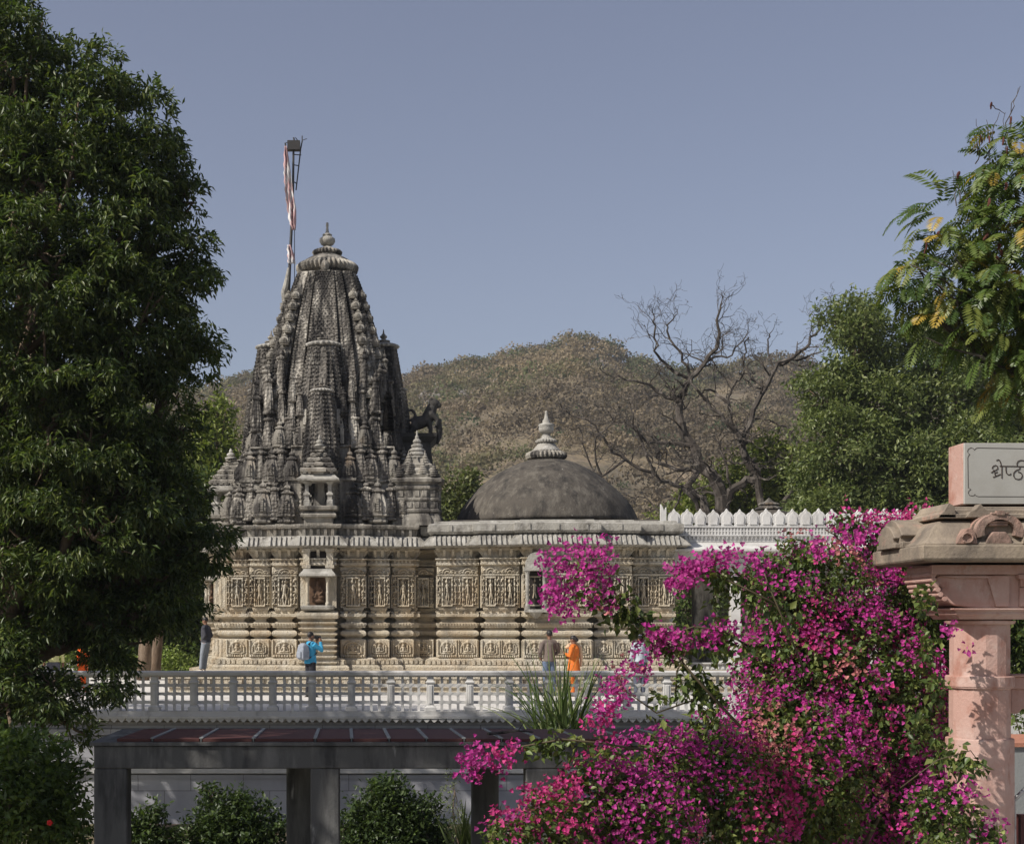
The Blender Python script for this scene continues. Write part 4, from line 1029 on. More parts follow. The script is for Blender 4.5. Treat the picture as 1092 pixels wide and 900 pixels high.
def person(loc, rz, label, height=1.68, top=(.3,.3,.3), bottom=(.05,.05,.06), arms=None, lean=0, legs=None, longtop=0, skirt=0, head_dir=0, head_down=0, group=None, shoes=(.03,.025,.02), female=False, name='person'):
    """local frame: +Y is where the person faces, +X its right"""
    h = height/1.70
    root = empty(name, loc, rz, label, 'person', group)
    mt = clothm('shirt_cloth', top); mbt = clothm('trouser_cloth', bottom)
    S = lambda x,y,z: Vector((x*h, y*h, z*h))
    tilt = lambda p: S(p[0], p[1]+(p[2]-.95)*math.tan(lean) if p[2] > .95 else p[1], p[2])
    shw = .155 if female else .18
    pelvis = S(0,0,.95); 
    hipR, hipL = S(.085,0,.90), S(-.085,0,.90)
    legs = legs or {'R': ((.10,.02,.49),(.11,-.02,.09)), 'L': ((-.10,.02,.49),(-.11,-.02,.09))}
    arms = arms or {'R': ((.24,-.02,1.14),(.25,.06,.90)), 'L': ((-.24,-.02,1.14),(-.25,.06,.90))}
    neck = tilt((0,0,1.44)); hc = tilt((0,.02-0,1.585)); hd = Matrix.Rotation(head_dir,3,'Z') @ Matrix.Rotation(-head_down,3,'X')
    b = MB()
    b.tube([tilt((0,0,.90)),tilt((0,0,1.05)),tilt((0,0,1.22)),tilt((0,0,1.36)),tilt((0,0,1.43))], [.13*h,.115*h,.13*h,.125*h,.07*h], 14)
    b.tube([tilt((-shw,0,1.385)),tilt((0,0,1.40)),tilt((shw,0,1.385))],[.055*h,.075*h,.055*h],10)
    b.tube([neck-Vector((0,0,.04)),neck+Vector((0,0,.08))],[.055*h,.05*h],10)
    hp_ = lambda x,y,z: hc+hd @ Vector((x,y,z))*h
    b.ball(hp_(0,-.005,.025),(.073*h,.088*h,.095*h),14,12); b.ball(hp_(0,.025,-.045),(.054*h,.062*h,.06*h),12,10)
    b.tube([hp_(0,.078,.03),hp_(0,.105,-.012),hp_(0,.085,-.022)],[.010,.015,.009],6)
    for s in (-1,1): b.ball(hp_(s*.076,-.005,0),(.012,.022,.03),8,6); b.ball(hp_(s*.03,.074,.012),(.014,.012,.010),8,6)
    b.ball(hp_(0,.082,-.052),(.024,.012,.010),8,6)
    for k, s in (('R',1),('L',-1)):
        e = tilt(arms[k][0]); w_ = tilt(arms[k][1]); sh = tilt((s*shw,0,1.385))
        b.tube([sh,(sh+e)/2,e,(e+w_)/2,w_],[.052*h,.046*h,.040*h,.036*h,.026*h],10)
        d = (w_-e).normalized(); hand(b, w_, d, Vector((-s,0,.2)) if abs(d.x) < .8 else Vector((0,0,1)), h)
        kn = S(*legs[k][0]); an = S(*legs[k][1]); hip = S(s*.085,0,.92)
        b.tube([hip,(hip+kn)/2,kn,(kn*.6+an*.4),an],[.085*h,.075*h,.055*h,.052*h,.036*h],10)
        b.tube([an+Vector((0,-.03,-.02)),an+Vector((0,.06,-.05))*h,an+Vector((0,.15,-.065))*h],[.04*h,.036*h,.024*h],8)
    bo = b.build('body', M['skin'], root, remesh=.0095)
    # hair
    hb = MB(); hb.ball(hp_(0,-.018,.045),(.083*h,.093*h,.092*h),14,12)
    if female: hb.ball(hp_(0,-.08,-.0),(.062*h,.05*h,.08*h),12,10); hb.ball(hp_(0,-.115,-.04),(.042*h,.038*h,.045*h),10,8)
    hb.build('hair', M['hair'], root, remesh=.012)
    # clothes
    c = MB()
    zlow = .93-longtop
    pts = [tilt((0,0,max(zlow,.2))),tilt((0,0,1.0)),tilt((0,0,1.10)),tilt((0,0,1.24)),tilt((0,0,1.36)),tilt((0,0,1.425))]
    c.tube(pts, [(.165+.10*longtop)*h,.155*h,(.138 if female else .15)*h,.152*h,.145*h,.085*h], 16)
    c.tube([tilt((-shw,0,1.385)),tilt((0,0,1.40)),tilt((shw,0,1.385))],[.072*h,.09*h,.072*h],10)
    for k, s in (('R',1),('L',-1)):
        e = tilt(arms[k][0]); w_ = tilt(arms[k][1]); sh = tilt((s*shw,0,1.385))
        end = w_*.92+e*.08
        c.tube([sh,(sh+e)/2,e,(e+end)/2,end],[.074*h,.064*h,.056*h,.052*h,.044*h],10)
    c.build('shirt' if not female else 'tunic', mt, root, remesh=.014)
    c = MB()
    c.tube([S(0,0,.99),S(0,0,.92),S(0,0,.86)],[.135*h,.155*h,.13*h],14)
    for k, s in (('R',1),('L',-1)):
        kn = S(*legs[k][0]); an = S(*legs[k][1]); hip = S(s*.085,0,.90)
        c.tube([hip,(hip+kn)/2,kn,(kn+an)/2,an+Vector((0,0,.01))],[.105*h,.096*h,.078*h,.072*h,.068*h],12)
    c.build('trousers', mbt, root, remesh=.014)
    for k, s in (('R',1),('L',-1)):
        an = S(*legs[k][1]); c = MB()
        c.tube([an+Vector((0,-.045,-.035)),an+Vector((0,.05,-.045))*h,an+Vector((0,.165,-.06))*h],[.046*h,.043*h,.03*h],10)
        c.box(an.x-.04*h,an.x+.04*h,an.y-.08*h,an.y+.19*h,an.z-.093*h,an.z-.07*h)
        c.build('shoe', plain('shoe_leather', shoes, .6), root, remesh=.012)
    return root, hp_, tilt, h
def pl_(px, D, z=TER): v = W(px,0,D); return (v.x, D, z)
# 1 man photographing, blue shirt, grey backpack; faces right and slightly away
p1, hp1, t1, h1 = person(pl_(331,37.4), -math.radians(58), 'man in a bright blue shirt with a grey backpack raising a camera by the balustrade', 1.70, (.05,.28,.46), (.025,.025,.03),
   arms={'R': ((.26,.20,1.22),(.10,.24,1.46)), 'L': ((-.26,.18,1.20),(-.10,.24,1.45))}, longtop=.05)
mb = MB(); mb.sweep([(-.14,-.30),(.14,-.30),(.14,-.13),(-.14,-.13)], [(.98,-.02),(1.0,.02),(1.2,.025),(1.36,.0),(1.42,-.05)]); mb.box(-.11,.11,-.37,-.30,1.02,1.2); mb.build('pack', clothm('pack_cloth',(.24,.26,.30)), None)
bp = bpy.data.objects['pack']; bp.name = 'backpack'; bp.parent = p1; mdx = bp.modifiers.new('b','BEVEL'); mdx.width = .03; mdx.segments = 2
for s in (-1,1): MB().tube([(s*.11,-.13,1.38),(s*.12,-.02,1.47),(s*.12,.15,1.36),(s*.13,.12,1.15),(s*.13,-.12,1.02)],.018,6).build('strap', M['iron'], bp)
ca = empty('photo_camera', (0,0,0), 0, 'small black camera held up to the face of the man in blue', 'camera')
ca.matrix_world = Matrix.Translation(p1.location) @ Matrix.Rotation(p1.rotation_euler.z,4,'Z')
mb = MB(); mb.box(-.07,.07,.15,.20,1.53,1.62); mb.build('camera_body', M['iron'], ca, bevel=.006)
mb = MB(); My = Matrix.Translation((0,.20,1.575)) @ Matrix.Rotation(-pi/2,4,'X'); mb.lathe([(.036,0),(.036,.06),(.04,.065),(.04,.1),(.02,.1)],0,0,16,0,0,My); mb.build('lens', M['iron'], ca)
# 2 man in brown shirt, back to us
person(pl_(586,38.0), math.radians(8), 'dark haired man in a grey-brown shirt seen from behind', 1.74, (.14,.11,.095), (.10,.13,.19), arms={'R': ((.25,.02,1.15),(.14,.2,1.05)), 'L': ((-.26,-.02,1.15),(-.2,.14,1.0))}, longtop=.03)
# 3 woman in orange with pale scarf
p3, hp3, t3, h3 = person(pl_(612,37.8), math.radians(60), 'woman in an orange tunic with a pale scarf looking down', 1.60, (.62,.16,.03), (.60,.15,.03), arms={'R': ((.24,-.04,1.12),(.10,.14,1.10)), 'L': ((-.24,.02,1.13),(-.10,.22,1.20))}, longtop=.32, female=True, head_down=.35)
mb = MB(); mb.tube([(-.17,.05,1.34),(-.1,.16,1.30),(.06,.16,1.36),(.17,.02,1.42),(.2,-.1,1.30),(.21,-.13,1.05),(.2,-.12,.78)],[.045,.05,.05,.05,.055,.05,.03],8); mb.build('scarf', clothm('scarf_cloth',(.60,.42,.27)), p3, remesh=.014)
# 4 person with hat, pale shirt
p4, hp4, t4, h4 = person(pl_(682,38.0), math.radians(20), 'person in a pale blue shirt and grey hat behind the flowering arm', 1.66, (.38,.42,.46), (.08,.09,.12))
mb = MB(); c = hp4(0,-.01,.06); Mh = Matrix.Translation(c); mb.lathe([(.115,.0),(.12,.012),(.092,.02),(.09,.07),(.07,.10),(.02,.11)],0,0,18,0,0,Mh); mb.build('hat', clothm('hat_cloth',(.17,.17,.22)), p4)
# 5 man standing on the plinth corner, leaning back against the temple
lp5 = W(219.5,713.5,42.0)
person((lp5.x,42.0,TER+zz(715.6,43)), math.radians(72), 'slim man in grey trousers and dark shirt leaning at the left temple corner', 1.62, (.05,.05,.06), (.20,.22,.25), lean=-.0,
   legs={'R': ((.09,.05,.48),(.09,.10,.09)), 'L': ((-.09,.08,.48),(-.09,.12,.09))}, arms={'R': ((.2,-.1,1.14),(.1,-.02,.98)), 'L': ((-.2,-.08,1.14),(-.1,.06,1.0))}, head_down=.3, shoes=(.45,.40,.33))
# 6,7,8 visitors under the tree on the left
person(pl_(88,38.5), math.radians(-30), 'woman in bright orange clothes half hidden behind the left balustrade', 1.45, (.72,.11,.02), (.75,.12,.02), longtop=.35, female=True, arms={'R': ((.22,.06,1.12),(.12,.2,1.2)), 'L': ((-.22,.06,1.12),(-.12,.2,1.2))})
person(pl_(57,38), math.radians(10), 'person in a pale yellow top standing among the left leaves', 1.66, (.62,.60,.28), (.10,.10,.12))
person(pl_(33,37.5), math.radians(-70), 'person in dark navy clothes at the far left behind leaves', 1.68, (.02,.025,.05), (.03,.03,.04))
# =================================================================== VEGETATION
def unit(v): return v/np.maximum(1e-9, np.linalg.norm(v, axis=-1, keepdims=True))
def rnd_dir(n): return unit(RNG.normal(size=(n,3)))
def leaf_mesh(name, P, A, N, L, Wd, C, fold=.12, curl=0.0):
    """P base, A axis, N normal; every leaf is a folded diamond of two triangles"""
    n = len(P); A = unit(A); N = unit(N-A*np.sum(N*A,-1,keepdims=True)); S = np.cross(A, N)
    L = np.broadcast_to(np.asarray(L, float).reshape(-1,1), (n,1)); Wd = np.broadcast_to(np.asarray(Wd, float).reshape(-1,1), (n,1))
    mid = P+A*L*.42
    v = np.empty((n,4,3)); v[:,0] = P; v[:,1] = mid+S*Wd*.5+N*L*fold; v[:,2] = P+A*L-N*L*curl; v[:,3] = mid-S*Wd*.5+N*L*fold
    me = bpy.data.meshes.new(name); me.vertices.add(n*4); me.vertices.foreach_set('co', v.reshape(-1))
    idx = (np.arange(n)[:,None]*4+np.array([0,1,2,0,2,3])[None]).reshape(-1)
    me.loops.add(n*6); me.loops.foreach_set('vertex_index', idx.astype(np.int32))
    me.polygons.add(n*2); me.polygons.foreach_set('loop_start', (np.arange(n*2)*3).astype(np.int32))
    try: me.polygons.foreach_set('loop_total', np.full(n*2,3,np.int32))
    except Exception: pass
    at = me.color_attributes.new('Col','FLOAT_COLOR','POINT')
    cc = np.ones((n,4,4), np.float32); cc[:,:,:3] = C[:,None,:]; at.data.foreach_set('color', cc.reshape(-1))
    me.update(calc_edges=True); me.validate(); return me
def leaf_obj(name, parent, mat, *a, **k):
    o = bpy.data.objects.new(name, leaf_mesh(name, *a, **k)); col.objects.link(o); o.data.materials.append(mat); o.parent = parent
    if parent: o.location = -parent.location
    return o
def lobe_pts(lobes, n, shell=.55, seed=None):
    """random points in ellipsoids [(cx,cy,cz,rx,ry,rz)], pushed to the outside"""
    L = np.array(lobes, float); vol = (L[:,3]*L[:,4]*L[:,5])**(2/3); p = vol/vol.sum()
    k = RNG.choice(len(L), n, p=p); d = rnd_dir(n); r = shell+(1-shell)*RNG.random(n)**.7
    P = L[k,:3]+d*L[k,3:6]*r[:,None]
    return P, d, k
def plobe(px, py, D, r, ry=None, dy=None):
    """ellipsoid from picture position and size, dy its half depth in metres"""
    w = W(px, py, D); s = D/F; return (w.x, w.y, w.z, r*s, dy if dy else r*s*.9, (ry or r)*s)
def sprigs(P, d, per, spread, L, wr, cols, droop=.5, var=.25, axis=None, lv=.3):
    """each point becomes a rosette of leaves"""
    n = len(P)*per
    Pb = np.repeat(P, per, 0)+RNG.normal(size=(n,3))*spread
    A = rnd_dir(n)*.9+np.repeat(d, per, 0)*.5; A[:,2] -= droop
    N = rnd_dir(n)*.7; N[:,2] += .8
    Ls = L*(1+lv*RNG.uniform(-1,1,n)); cols = np.array(cols)
    ci = RNG.choice(len(cols), n); C = cols[ci]*(1+var*RNG.uniform(-1,1,(len(P),1))).repeat(per,0)*(1+.15*RNG.uniform(-1,1,(n,1)))
    return Pb, A, N, Ls, Ls*wr, np.clip(C,0,1)
def limb(mb, a, b, r0, r1, n=7, wob=.08, seg=6):
    a, b = Vector(a), Vector(b); L = (b-a).length; pts = []
    for k in range(seg+1):
        t = k/seg; p = a.lerp(b, t); q = wob*L*math.sin(pi*t)
        pts.append(p+Vector((random.uniform(-1,1),random.uniform(-1,1),random.uniform(-1,1)))*q*.6)
    mb.tube(pts, [r0+(r1-r0)*k/seg for k in range(seg+1)], n); return pts
def tree_wood(root, base, top, r, lobes, n=14, mat='bark'):
    base, top = Vector(base), Vector(top)
    mb = MB(); tp_ = limb(mb, base, top, r, r*.6, 10, .05, 8); mb.v = [tuple(Vector(v)-root.location) for v in mb.v]; mb.build('trunk', M[mat], root, smooth=True)
    mb = MB(); ls = list(lobes); random.shuffle(ls)
    for l in ls[:n]:
        c = Vector(l[:3]); s = tp_[random.choice((4,5,6,7,8))]
        pts = limb(mb, s, c, r*.45, r*.14, 6, .10, 6)
        for k in range(5):
            d = Vector((random.gauss(0,1),random.gauss(0,1),random.gauss(.3,1))).normalized()
            e = c+Vector((d.x*l[3],d.y*l[4],d.z*l[5]))*.85; q = limb(mb, pts[random.choice((3,4,5,6))], e, r*.15, r*.03, 5, .12, 5)
            for j in range(2):
                d2 = Vector((random.gauss(0,1),random.gauss(0,1),random.gauss(.2,1))).normalized()
                limb(mb, q[3], q[3]+d2*l[3]*.5, r*.05, r*.015, 4, .15, 4)
    mb.v = [tuple(Vector(v)-root.location) for v in mb.v]; mb.build('branches', M[mat], root, smooth=True)
def tree(name, label, base, top, r, lobes, nclump, per, spread, L, wr, cols, droop=.4, shell=.5, mat='bark', cat='tree', group=None, wood=14, var=.25, sub=None):
    root = empty(name, base, 0, label, cat, group)
    if wood: tree_wood(root, base, top, r, lobes, wood, mat)
    P, d, k = lobe_pts(lobes, nclump, shell)
    if sub:
        q = rnd_dir(len(P)*sub[0]); q[:,2] = np.abs(q[:,2])*.8-.2; P = np.repeat(P,sub[0],0)+q*sub[1]*RNG.uniform(.55,1.1,(len(q),1)); d = unit(np.repeat(d,sub[0],0)*.5+q)
    leaf_obj('crown', root, M['leaf'], *sprigs(P, d, per, spread, L, wr, cols, droop, var))
    return root

# ---- 1 the big dark mango tree on the left
ML = [plobe(*a) for a in ((5,60,22,75),(-90,20,23,120),(70,118,22,80),(128,138,22,58),(160,192,22,50),(60,220,21.5,110),(160,270,22,62),(186,218,22.5,28),(192,305,22,42),
  (40,330,21,120),(140,360,21.6,80),(194,385,22,40),(-90,200,23,170),(60,440,21,110),(150,460,21.6,66),(188,470,22,30),(90,540,21,100),(170,545,22,55),(205,580,22,36),(-80,420,23,180),
  (20,600,21.5,84),(110,620,21.6,75),(170,625,22,48),(95,668,21.5,34),(-5,700,21,52),(35,735,21,34),(130,675,22,40),(-90,640,22.5,150),(110,722,21.5,26),(150,655,22,36),(0,760,21,60),(60,765,21.4,44),(-90,770,22,90))]
gcol = [(.062,.094,.026),(.085,.118,.032),(.046,.072,.022),(.125,.15,.045)]
MANGO = tree('mango_tree','huge dark mango tree with drooping leaves filling the left side', (-6.4,22.3,0), (-6.0,22.3,6.5), .45, ML, 1650, 10, .05, .128, .30, gcol, droop=.75, shell=.5, wood=26, sub=(17,.34))
# ---- 2 lower left sunlit shrub
SL = [plobe(*a) for a in ((10,850,16,70),(50,860,16,42),(30,810,16.5,42),(-50,840,16.5,80),(70,885,15.7,30),(75,835,16.5,22))]
tree('hibiscus_shrub','leafy green shrub with sunlit leaves at the lower left corner', (-4.2,16.2,0), (-4.15,16.2,1.9), .06, SL, 1100, 12, .07, .095, .45, [(.10,.15,.035),(.14,.19,.045),(.07,.11,.03)], droop=.15, shell=.35, cat='shrub', wood=6)
hb_ = bpy.data.objects['hibiscus_shrub']; fw = W(53,877,15.3); mb = MB()
for k in range(5): 
    a = k*2*pi/5; mb.ball((fw.x+.018*math.cos(a)-hb_.location.x, fw.y-hb_.location.y, fw.z+.018*math.sin(a)-hb_.location.z),(.016,.010,.016),8,6)
mb.build('red_flower', plain('red_petal',(.6,.02,.02),.6), hb_)
# ---- 3 shrubs behind the pergola
dg = [(.055,.085,.028),(.08,.115,.035),(.04,.065,.022)]
def shrub(label, base_px, D, lobes, ncl, L=.085, cols=dg, name='garden_shrub', wr=.45, group='shrubs behind the pergola'):
    b = W(base_px, 700, D); t_ = lobes[0]
    return tree(name, label, (b.x,D,0), (b.x,D,lobes[0][2]*.8), .05, [plobe(*a) for a in lobes], ncl, 11, .06, L, wr, cols, droop=.1, shell=.3, cat='shrub', group=group, wood=5)
def plb(l): return l
for lab, bp_, D, lb, nn in (('dark leafy shrub just right of the left pergola post', 160, 19.5, ((152,885,19.5,22),(165,865,19.5,12),(145,905,19.5,34),(178,900,19.5,20)), 330),
   ('wide dark shrub in the middle of the left pergola bay', 245, 20.0, ((235,880,20,32),(268,878,20,30),(215,895,20,24),(250,858,20,16),(222,845,20,9),(290,895,20,22),(250,915,20,50)), 900),
   ('tallest round dark shrub in the right pergola bay', 415, 20.0, ((410,865,20,36),(435,880,20,32),(388,885,20,28),(420,840,20,15),(460,860,20,12),(415,910,20,55),(465,893,20,20)), 1100)):
    b = W(bp_,700,D); lobes = [plobe(*a) for a in lb]
    tree('garden_shrub', lab, (b.x,D,0), (b.x,D,1.2), .05, lobes, nn, 11, .06, .085, .45, dg, droop=.1, shell=.3, cat='shrub', group=None, wood=5)
# blades: ribbon plants
def ribbon_plant(name, label, base, n, length, width, lean, cols, cat='plant', stiff=.5, kinds=None, seed=3, spread=.1, axisup=1.2):
    r = np.random.default_rng(seed); root = empty(name, base, 0, label, cat); mb = MB(); vs = []; fs = []; cs = []
    for k in range(n):
        a = r.uniform(0,2*pi); el = r.uniform(.1,1)*lean; L = length*r.uniform(.6,1.1); wd = width*r.uniform(.7,1.2)
        p = Vector((r.normal()*spread, r.normal()*spread, abs(r.normal())*axisup)); d = Vector((math.cos(a)*math.sin(el), math.sin(a)*math.sin(el), math.cos(el)))
        s = d.cross(Vector((0,0,1))).normalized() if d.z < .999 else Vector((1,0,0)); o = len(vs); m = 8; c = cols[int(r.integers(len(cols)))]
        g = stiff*r.uniform(.5,1.6); tw = r.uniform(-.8,.8)
        for i in range(m+1):
            t = i/m; w_ = wd*(1-t)**.7*(.6+.4*min(1,t*5)); s2 = (Matrix.Rotation(tw*t,3,d) @ s)
            nrm = s2.cross(d).normalized()
            vs += [tuple(p+s2*w_), tuple(p+nrm*w_*.35), tuple(p-s2*w_)]; cs += [c]*3
            d = (d+Vector((0,0,-g/m*(.4+1.4*t)))).normalized(); p = p+d*L/m
        for i in range(m): q = o+i*3; fs += [(q,q+1,q+4,q+3),(q+1,q+2,q+5,q+4)]
    me = bpy.data.meshes.new('blades'); me.from_pydata(vs,[],fs); at = me.color_attributes.new('Col','FLOAT_COLOR','POINT')
    at.data.foreach_set('color', np.array([(*c,1) for c in cs],np.float32).reshape(-1)); me.materials.append(M['leaf'])
    ob = bpy.data.objects.new('blades', me); col.objects.link(ob); ob.parent = root; return root
b = W(595,790,19.5)
rp = ribbon_plant('giant_reed','tall clump of long arching green blades standing before the balustrade', (b.x,19.5,0), 130, 1.4, .020, .9, [(.16,.21,.075),(.11,.16,.05),(.24,.27,.12),(.08,.12,.04)], stiff=.7, spread=.14, axisup=.12)
for o in rp.children:
    pass
rb_ = rp.children[0]; rb_.location = (0,0,b.z-.12)
mb = MB()
for k in range(9):
    a = k*.7; mb.tube([(.1*math.cos(a),.1*math.sin(a),0),(.12*math.cos(a+.3),.12*math.sin(a+.3),b.z*.5),(.05*math.cos(a),.05*math.sin(a),b.z+.15)],[.03,.025,.02],6)
mb.build('canes', M['stem'], rp)
b2 = W(505,900,19.0)
rp2 = ribbon_plant('spiky_agave','low clump of stiff upright pointed leaves beside the right pergola post', (b2.x,19,0), 60, .75, .03, .75, [(.09,.12,.04),(.13,.16,.06)], stiff=.15, spread=.12, axisup=0, seed=8); rp2.children[0].location = (0,0,b2.z-.15)
MB().tube([(0,0,0),(0,0,b2.z-.1)],[.09,.07],8).build('stem', M['stem'], rp2)
# thin weed stalk
wd = W(485,870,19.2); tree('wild_weed','thin pale weed stalk with tiny leaves beside the shrub', (wd.x,19.2,0),(wd.x,19.2,wd.z+.35),.012,[plobe(481,840,19.2,9,30),plobe(490,875,19.2,9,20)],60,6,.03,.04,.5,[(.16,.19,.09)],cat='weed',wood=2)

# ---- 4 tree behind gallery and hall, background trees (mid distance)
ng = [(.12,.15,.05),(.15,.18,.06),(.09,.12,.042),(.18,.205,.075)]
mg = [(.085,.125,.032),(.11,.15,.04),(.065,.10,.028),(.13,.165,.05)]
RT = [plobe(*a) for a in ((905,350,52,30),(930,375,53,38),(885,420,52,36),(940,440,52,50),(990,385,54,38),(900,480,51,48),(960,500,51,52),(1020,440,53,52),(1060,400,54,44),(1030,500,51,52),(1090,470,53,55),
  (1080,540,51,50),(1000,560,51,60),(890,545,51,44),(1130,420,54,60),(920,335,53,16),(1000,350,55,18),(1150,520,53,70),(870,510,52,22),(1080,620,50,60),(950,600,51,50))]
tree('neem_tree','broad green neem tree behind the right end of the white gallery', W(985,0,52.5).to_2d().to_tuple()+(0,), W(985,470,52.5), .5, RT, 1250, 8, .14, .19, .45, ng, droop=.3, shell=.5, wood=40, sub=(15,.62))
# yellow green young trees behind the bare tree
YT = [plobe(*a) for a in ((800,520,60,42),(845,500,60,34),(770,540,60,36),(735,545,61,22),(850,545,60,40),(815,480,60,16),(720,570,60,30),(760,600,60,40))]
yg = [(.16,.19,.045),(.20,.22,.06),(.12,.155,.04)]
tree('young_tree','yellow green bushy tree behind the merlons and the bare tree', (W(800,0,60.5).x,60.5,0), W(800,520,60.5), .22, YT, 1500, 11, .22, .24, .45, yg, droop=.1, shell=.35, wood=8)
ST = [plobe(*a) for a in ((490,525,62,22),(478,545,62,22),(505,535,62,20),(470,560,62,26),(500,510,62,10),(462,520,62,8))]
tree('small_tree','small olive green tree between the corner shrine and the dome', (W(488,0,62).x,62,0), W(488,540,62), .15, ST, 520, 11, .16, .2, .5, [(.13,.15,.055),(.10,.12,.045),(.17,.18,.08)], droop=.05, shell=.3, wood=6)
# behind the mango tree and left of the spire
for lab, bx, D, lb, nn, cols, nm in (
  ('sunlit yellow green tree just left of the spire', 215, 62, ((225,470,62,28),(215,520,62,34),(232,440,62,16),(238,500,62,22),(190,560,62,40),(225,570,61,34),(215,620,61,36),(235,610,61,20)), 1500, [(.17,.21,.04),(.22,.25,.06),(.13,.17,.035)], 'young_tree'),
  ('dense dark tree at the back of the terrace between trunk and temple', 190, 57, ((185,640,57,42),(215,650,57,24),(160,610,57,44),(200,690,57,30),(150,680,57,40)), 1500, gcol, 'dark_tree'),
  ('far left background tree behind the mango leaves', 60, 64, ((40,500,64,90),(120,480,64,80),(70,600,64,80),(0,620,64,80),(130,570,64,50)), 1900, [(.14,.18,.04),(.18,.21,.055),(.10,.14,.035)], 'young_tree')):
    b = W(bx,0,D); tree(nm, lab, (b.x,D,0), W(bx, lb[0][1]+60, D), .3, [plobe(*a) for a in lb], nn, 11, .22, .26, .45, cols, droop=.15, shell=.35, wood=8)
HLs = [plobe(*a) for a in ((175,705,52,18),(195,712,52,16),(60,690,52,30),(100,700,52,24),(20,700,52,26),(140,712,52,12))]
tree('low_hedge','low sunlit bright green hedge at the back of the terrace left', (W(120,0,52).x,52,TER), W(120,712,52), .08, HLs, 700, 10, .12, .14, .5, [(.16,.22,.045),(.22,.27,.07)], cat='hedge', droop=0, shell=.3, wood=4)
for px, D, r, lab in ((152,49,.20,'left of the two brown tree trunks behind the balustrade'),(166,50,.16,'right of the two brown tree trunks behind the balustrade')):
    rt = empty('old_tree', (W(px,0,D).x,D,TER), 0, lab, 'tree'); mb = MB(); limb(mb,(0,0,0),(.3,0,4.6),r*1.2,r,10,.04,8); mb.build('trunk', M['bark'], rt, smooth=True)
    mb = MB(); 
    for k in range(5): limb(mb,(.3,0,4.4),(random.uniform(-2,2),random.uniform(-1,1),6.6),r*.6,r*.2,6)
    mb.build('branches', M['bark'], rt)
    lb = [(rt.location.x+random.uniform(-2,2),D+random.uniform(-1,1),TER+6+random.uniform(-1,1.3),1.4,1.3,1.0) for _ in range(6)]
    P, d, k = lobe_pts(lb, 700, .4); leaf_obj('crown', rt, M['leaf'], *sprigs(P,d,11,.2,.24,.45,gcol,.3))
# tree seen through the gallery opening
GT = [plobe(*a) for a in ((735,610,56,24),(755,640,56,22),(725,650,56,20),(745,590,56,24),(770,610,56,20),(730,690,56,22))]
tree('gallery_tree','dark leaning tree seen through the open bay of the marble gallery', (W(752,0,56).x,56,0), W(735,610,56), .28, GT, 420, 9, .2, .24, .45, mg, wood=8)
# wood along the foot of the hill
# off to the left, outside the picture: the trees that shade the pergola
for k, (x, y, z, s) in enumerate(((-8.6,11.0,8.0,3.0),(-11.2,26.5,10.2,3.9),(-7.0,11.4,12.2,2.0))):
    lb = [(x+random.gauss(0,s*.45),y+random.gauss(0,s*.45),z+random.gauss(0,s*.3),s*.42,s*.42,s*.34) for _ in range(12)]
    tree('shade_tree', ('leafy tree outside the left edge beside the pergola','tall leafy tree hidden behind the mango tree','very tall tree outside the left edge whose crown is above the view')[k], (x,y,0), (x,y,z*.8), .3, lb, 1100, 9, .2, .26, .45, gcol, wood=8)

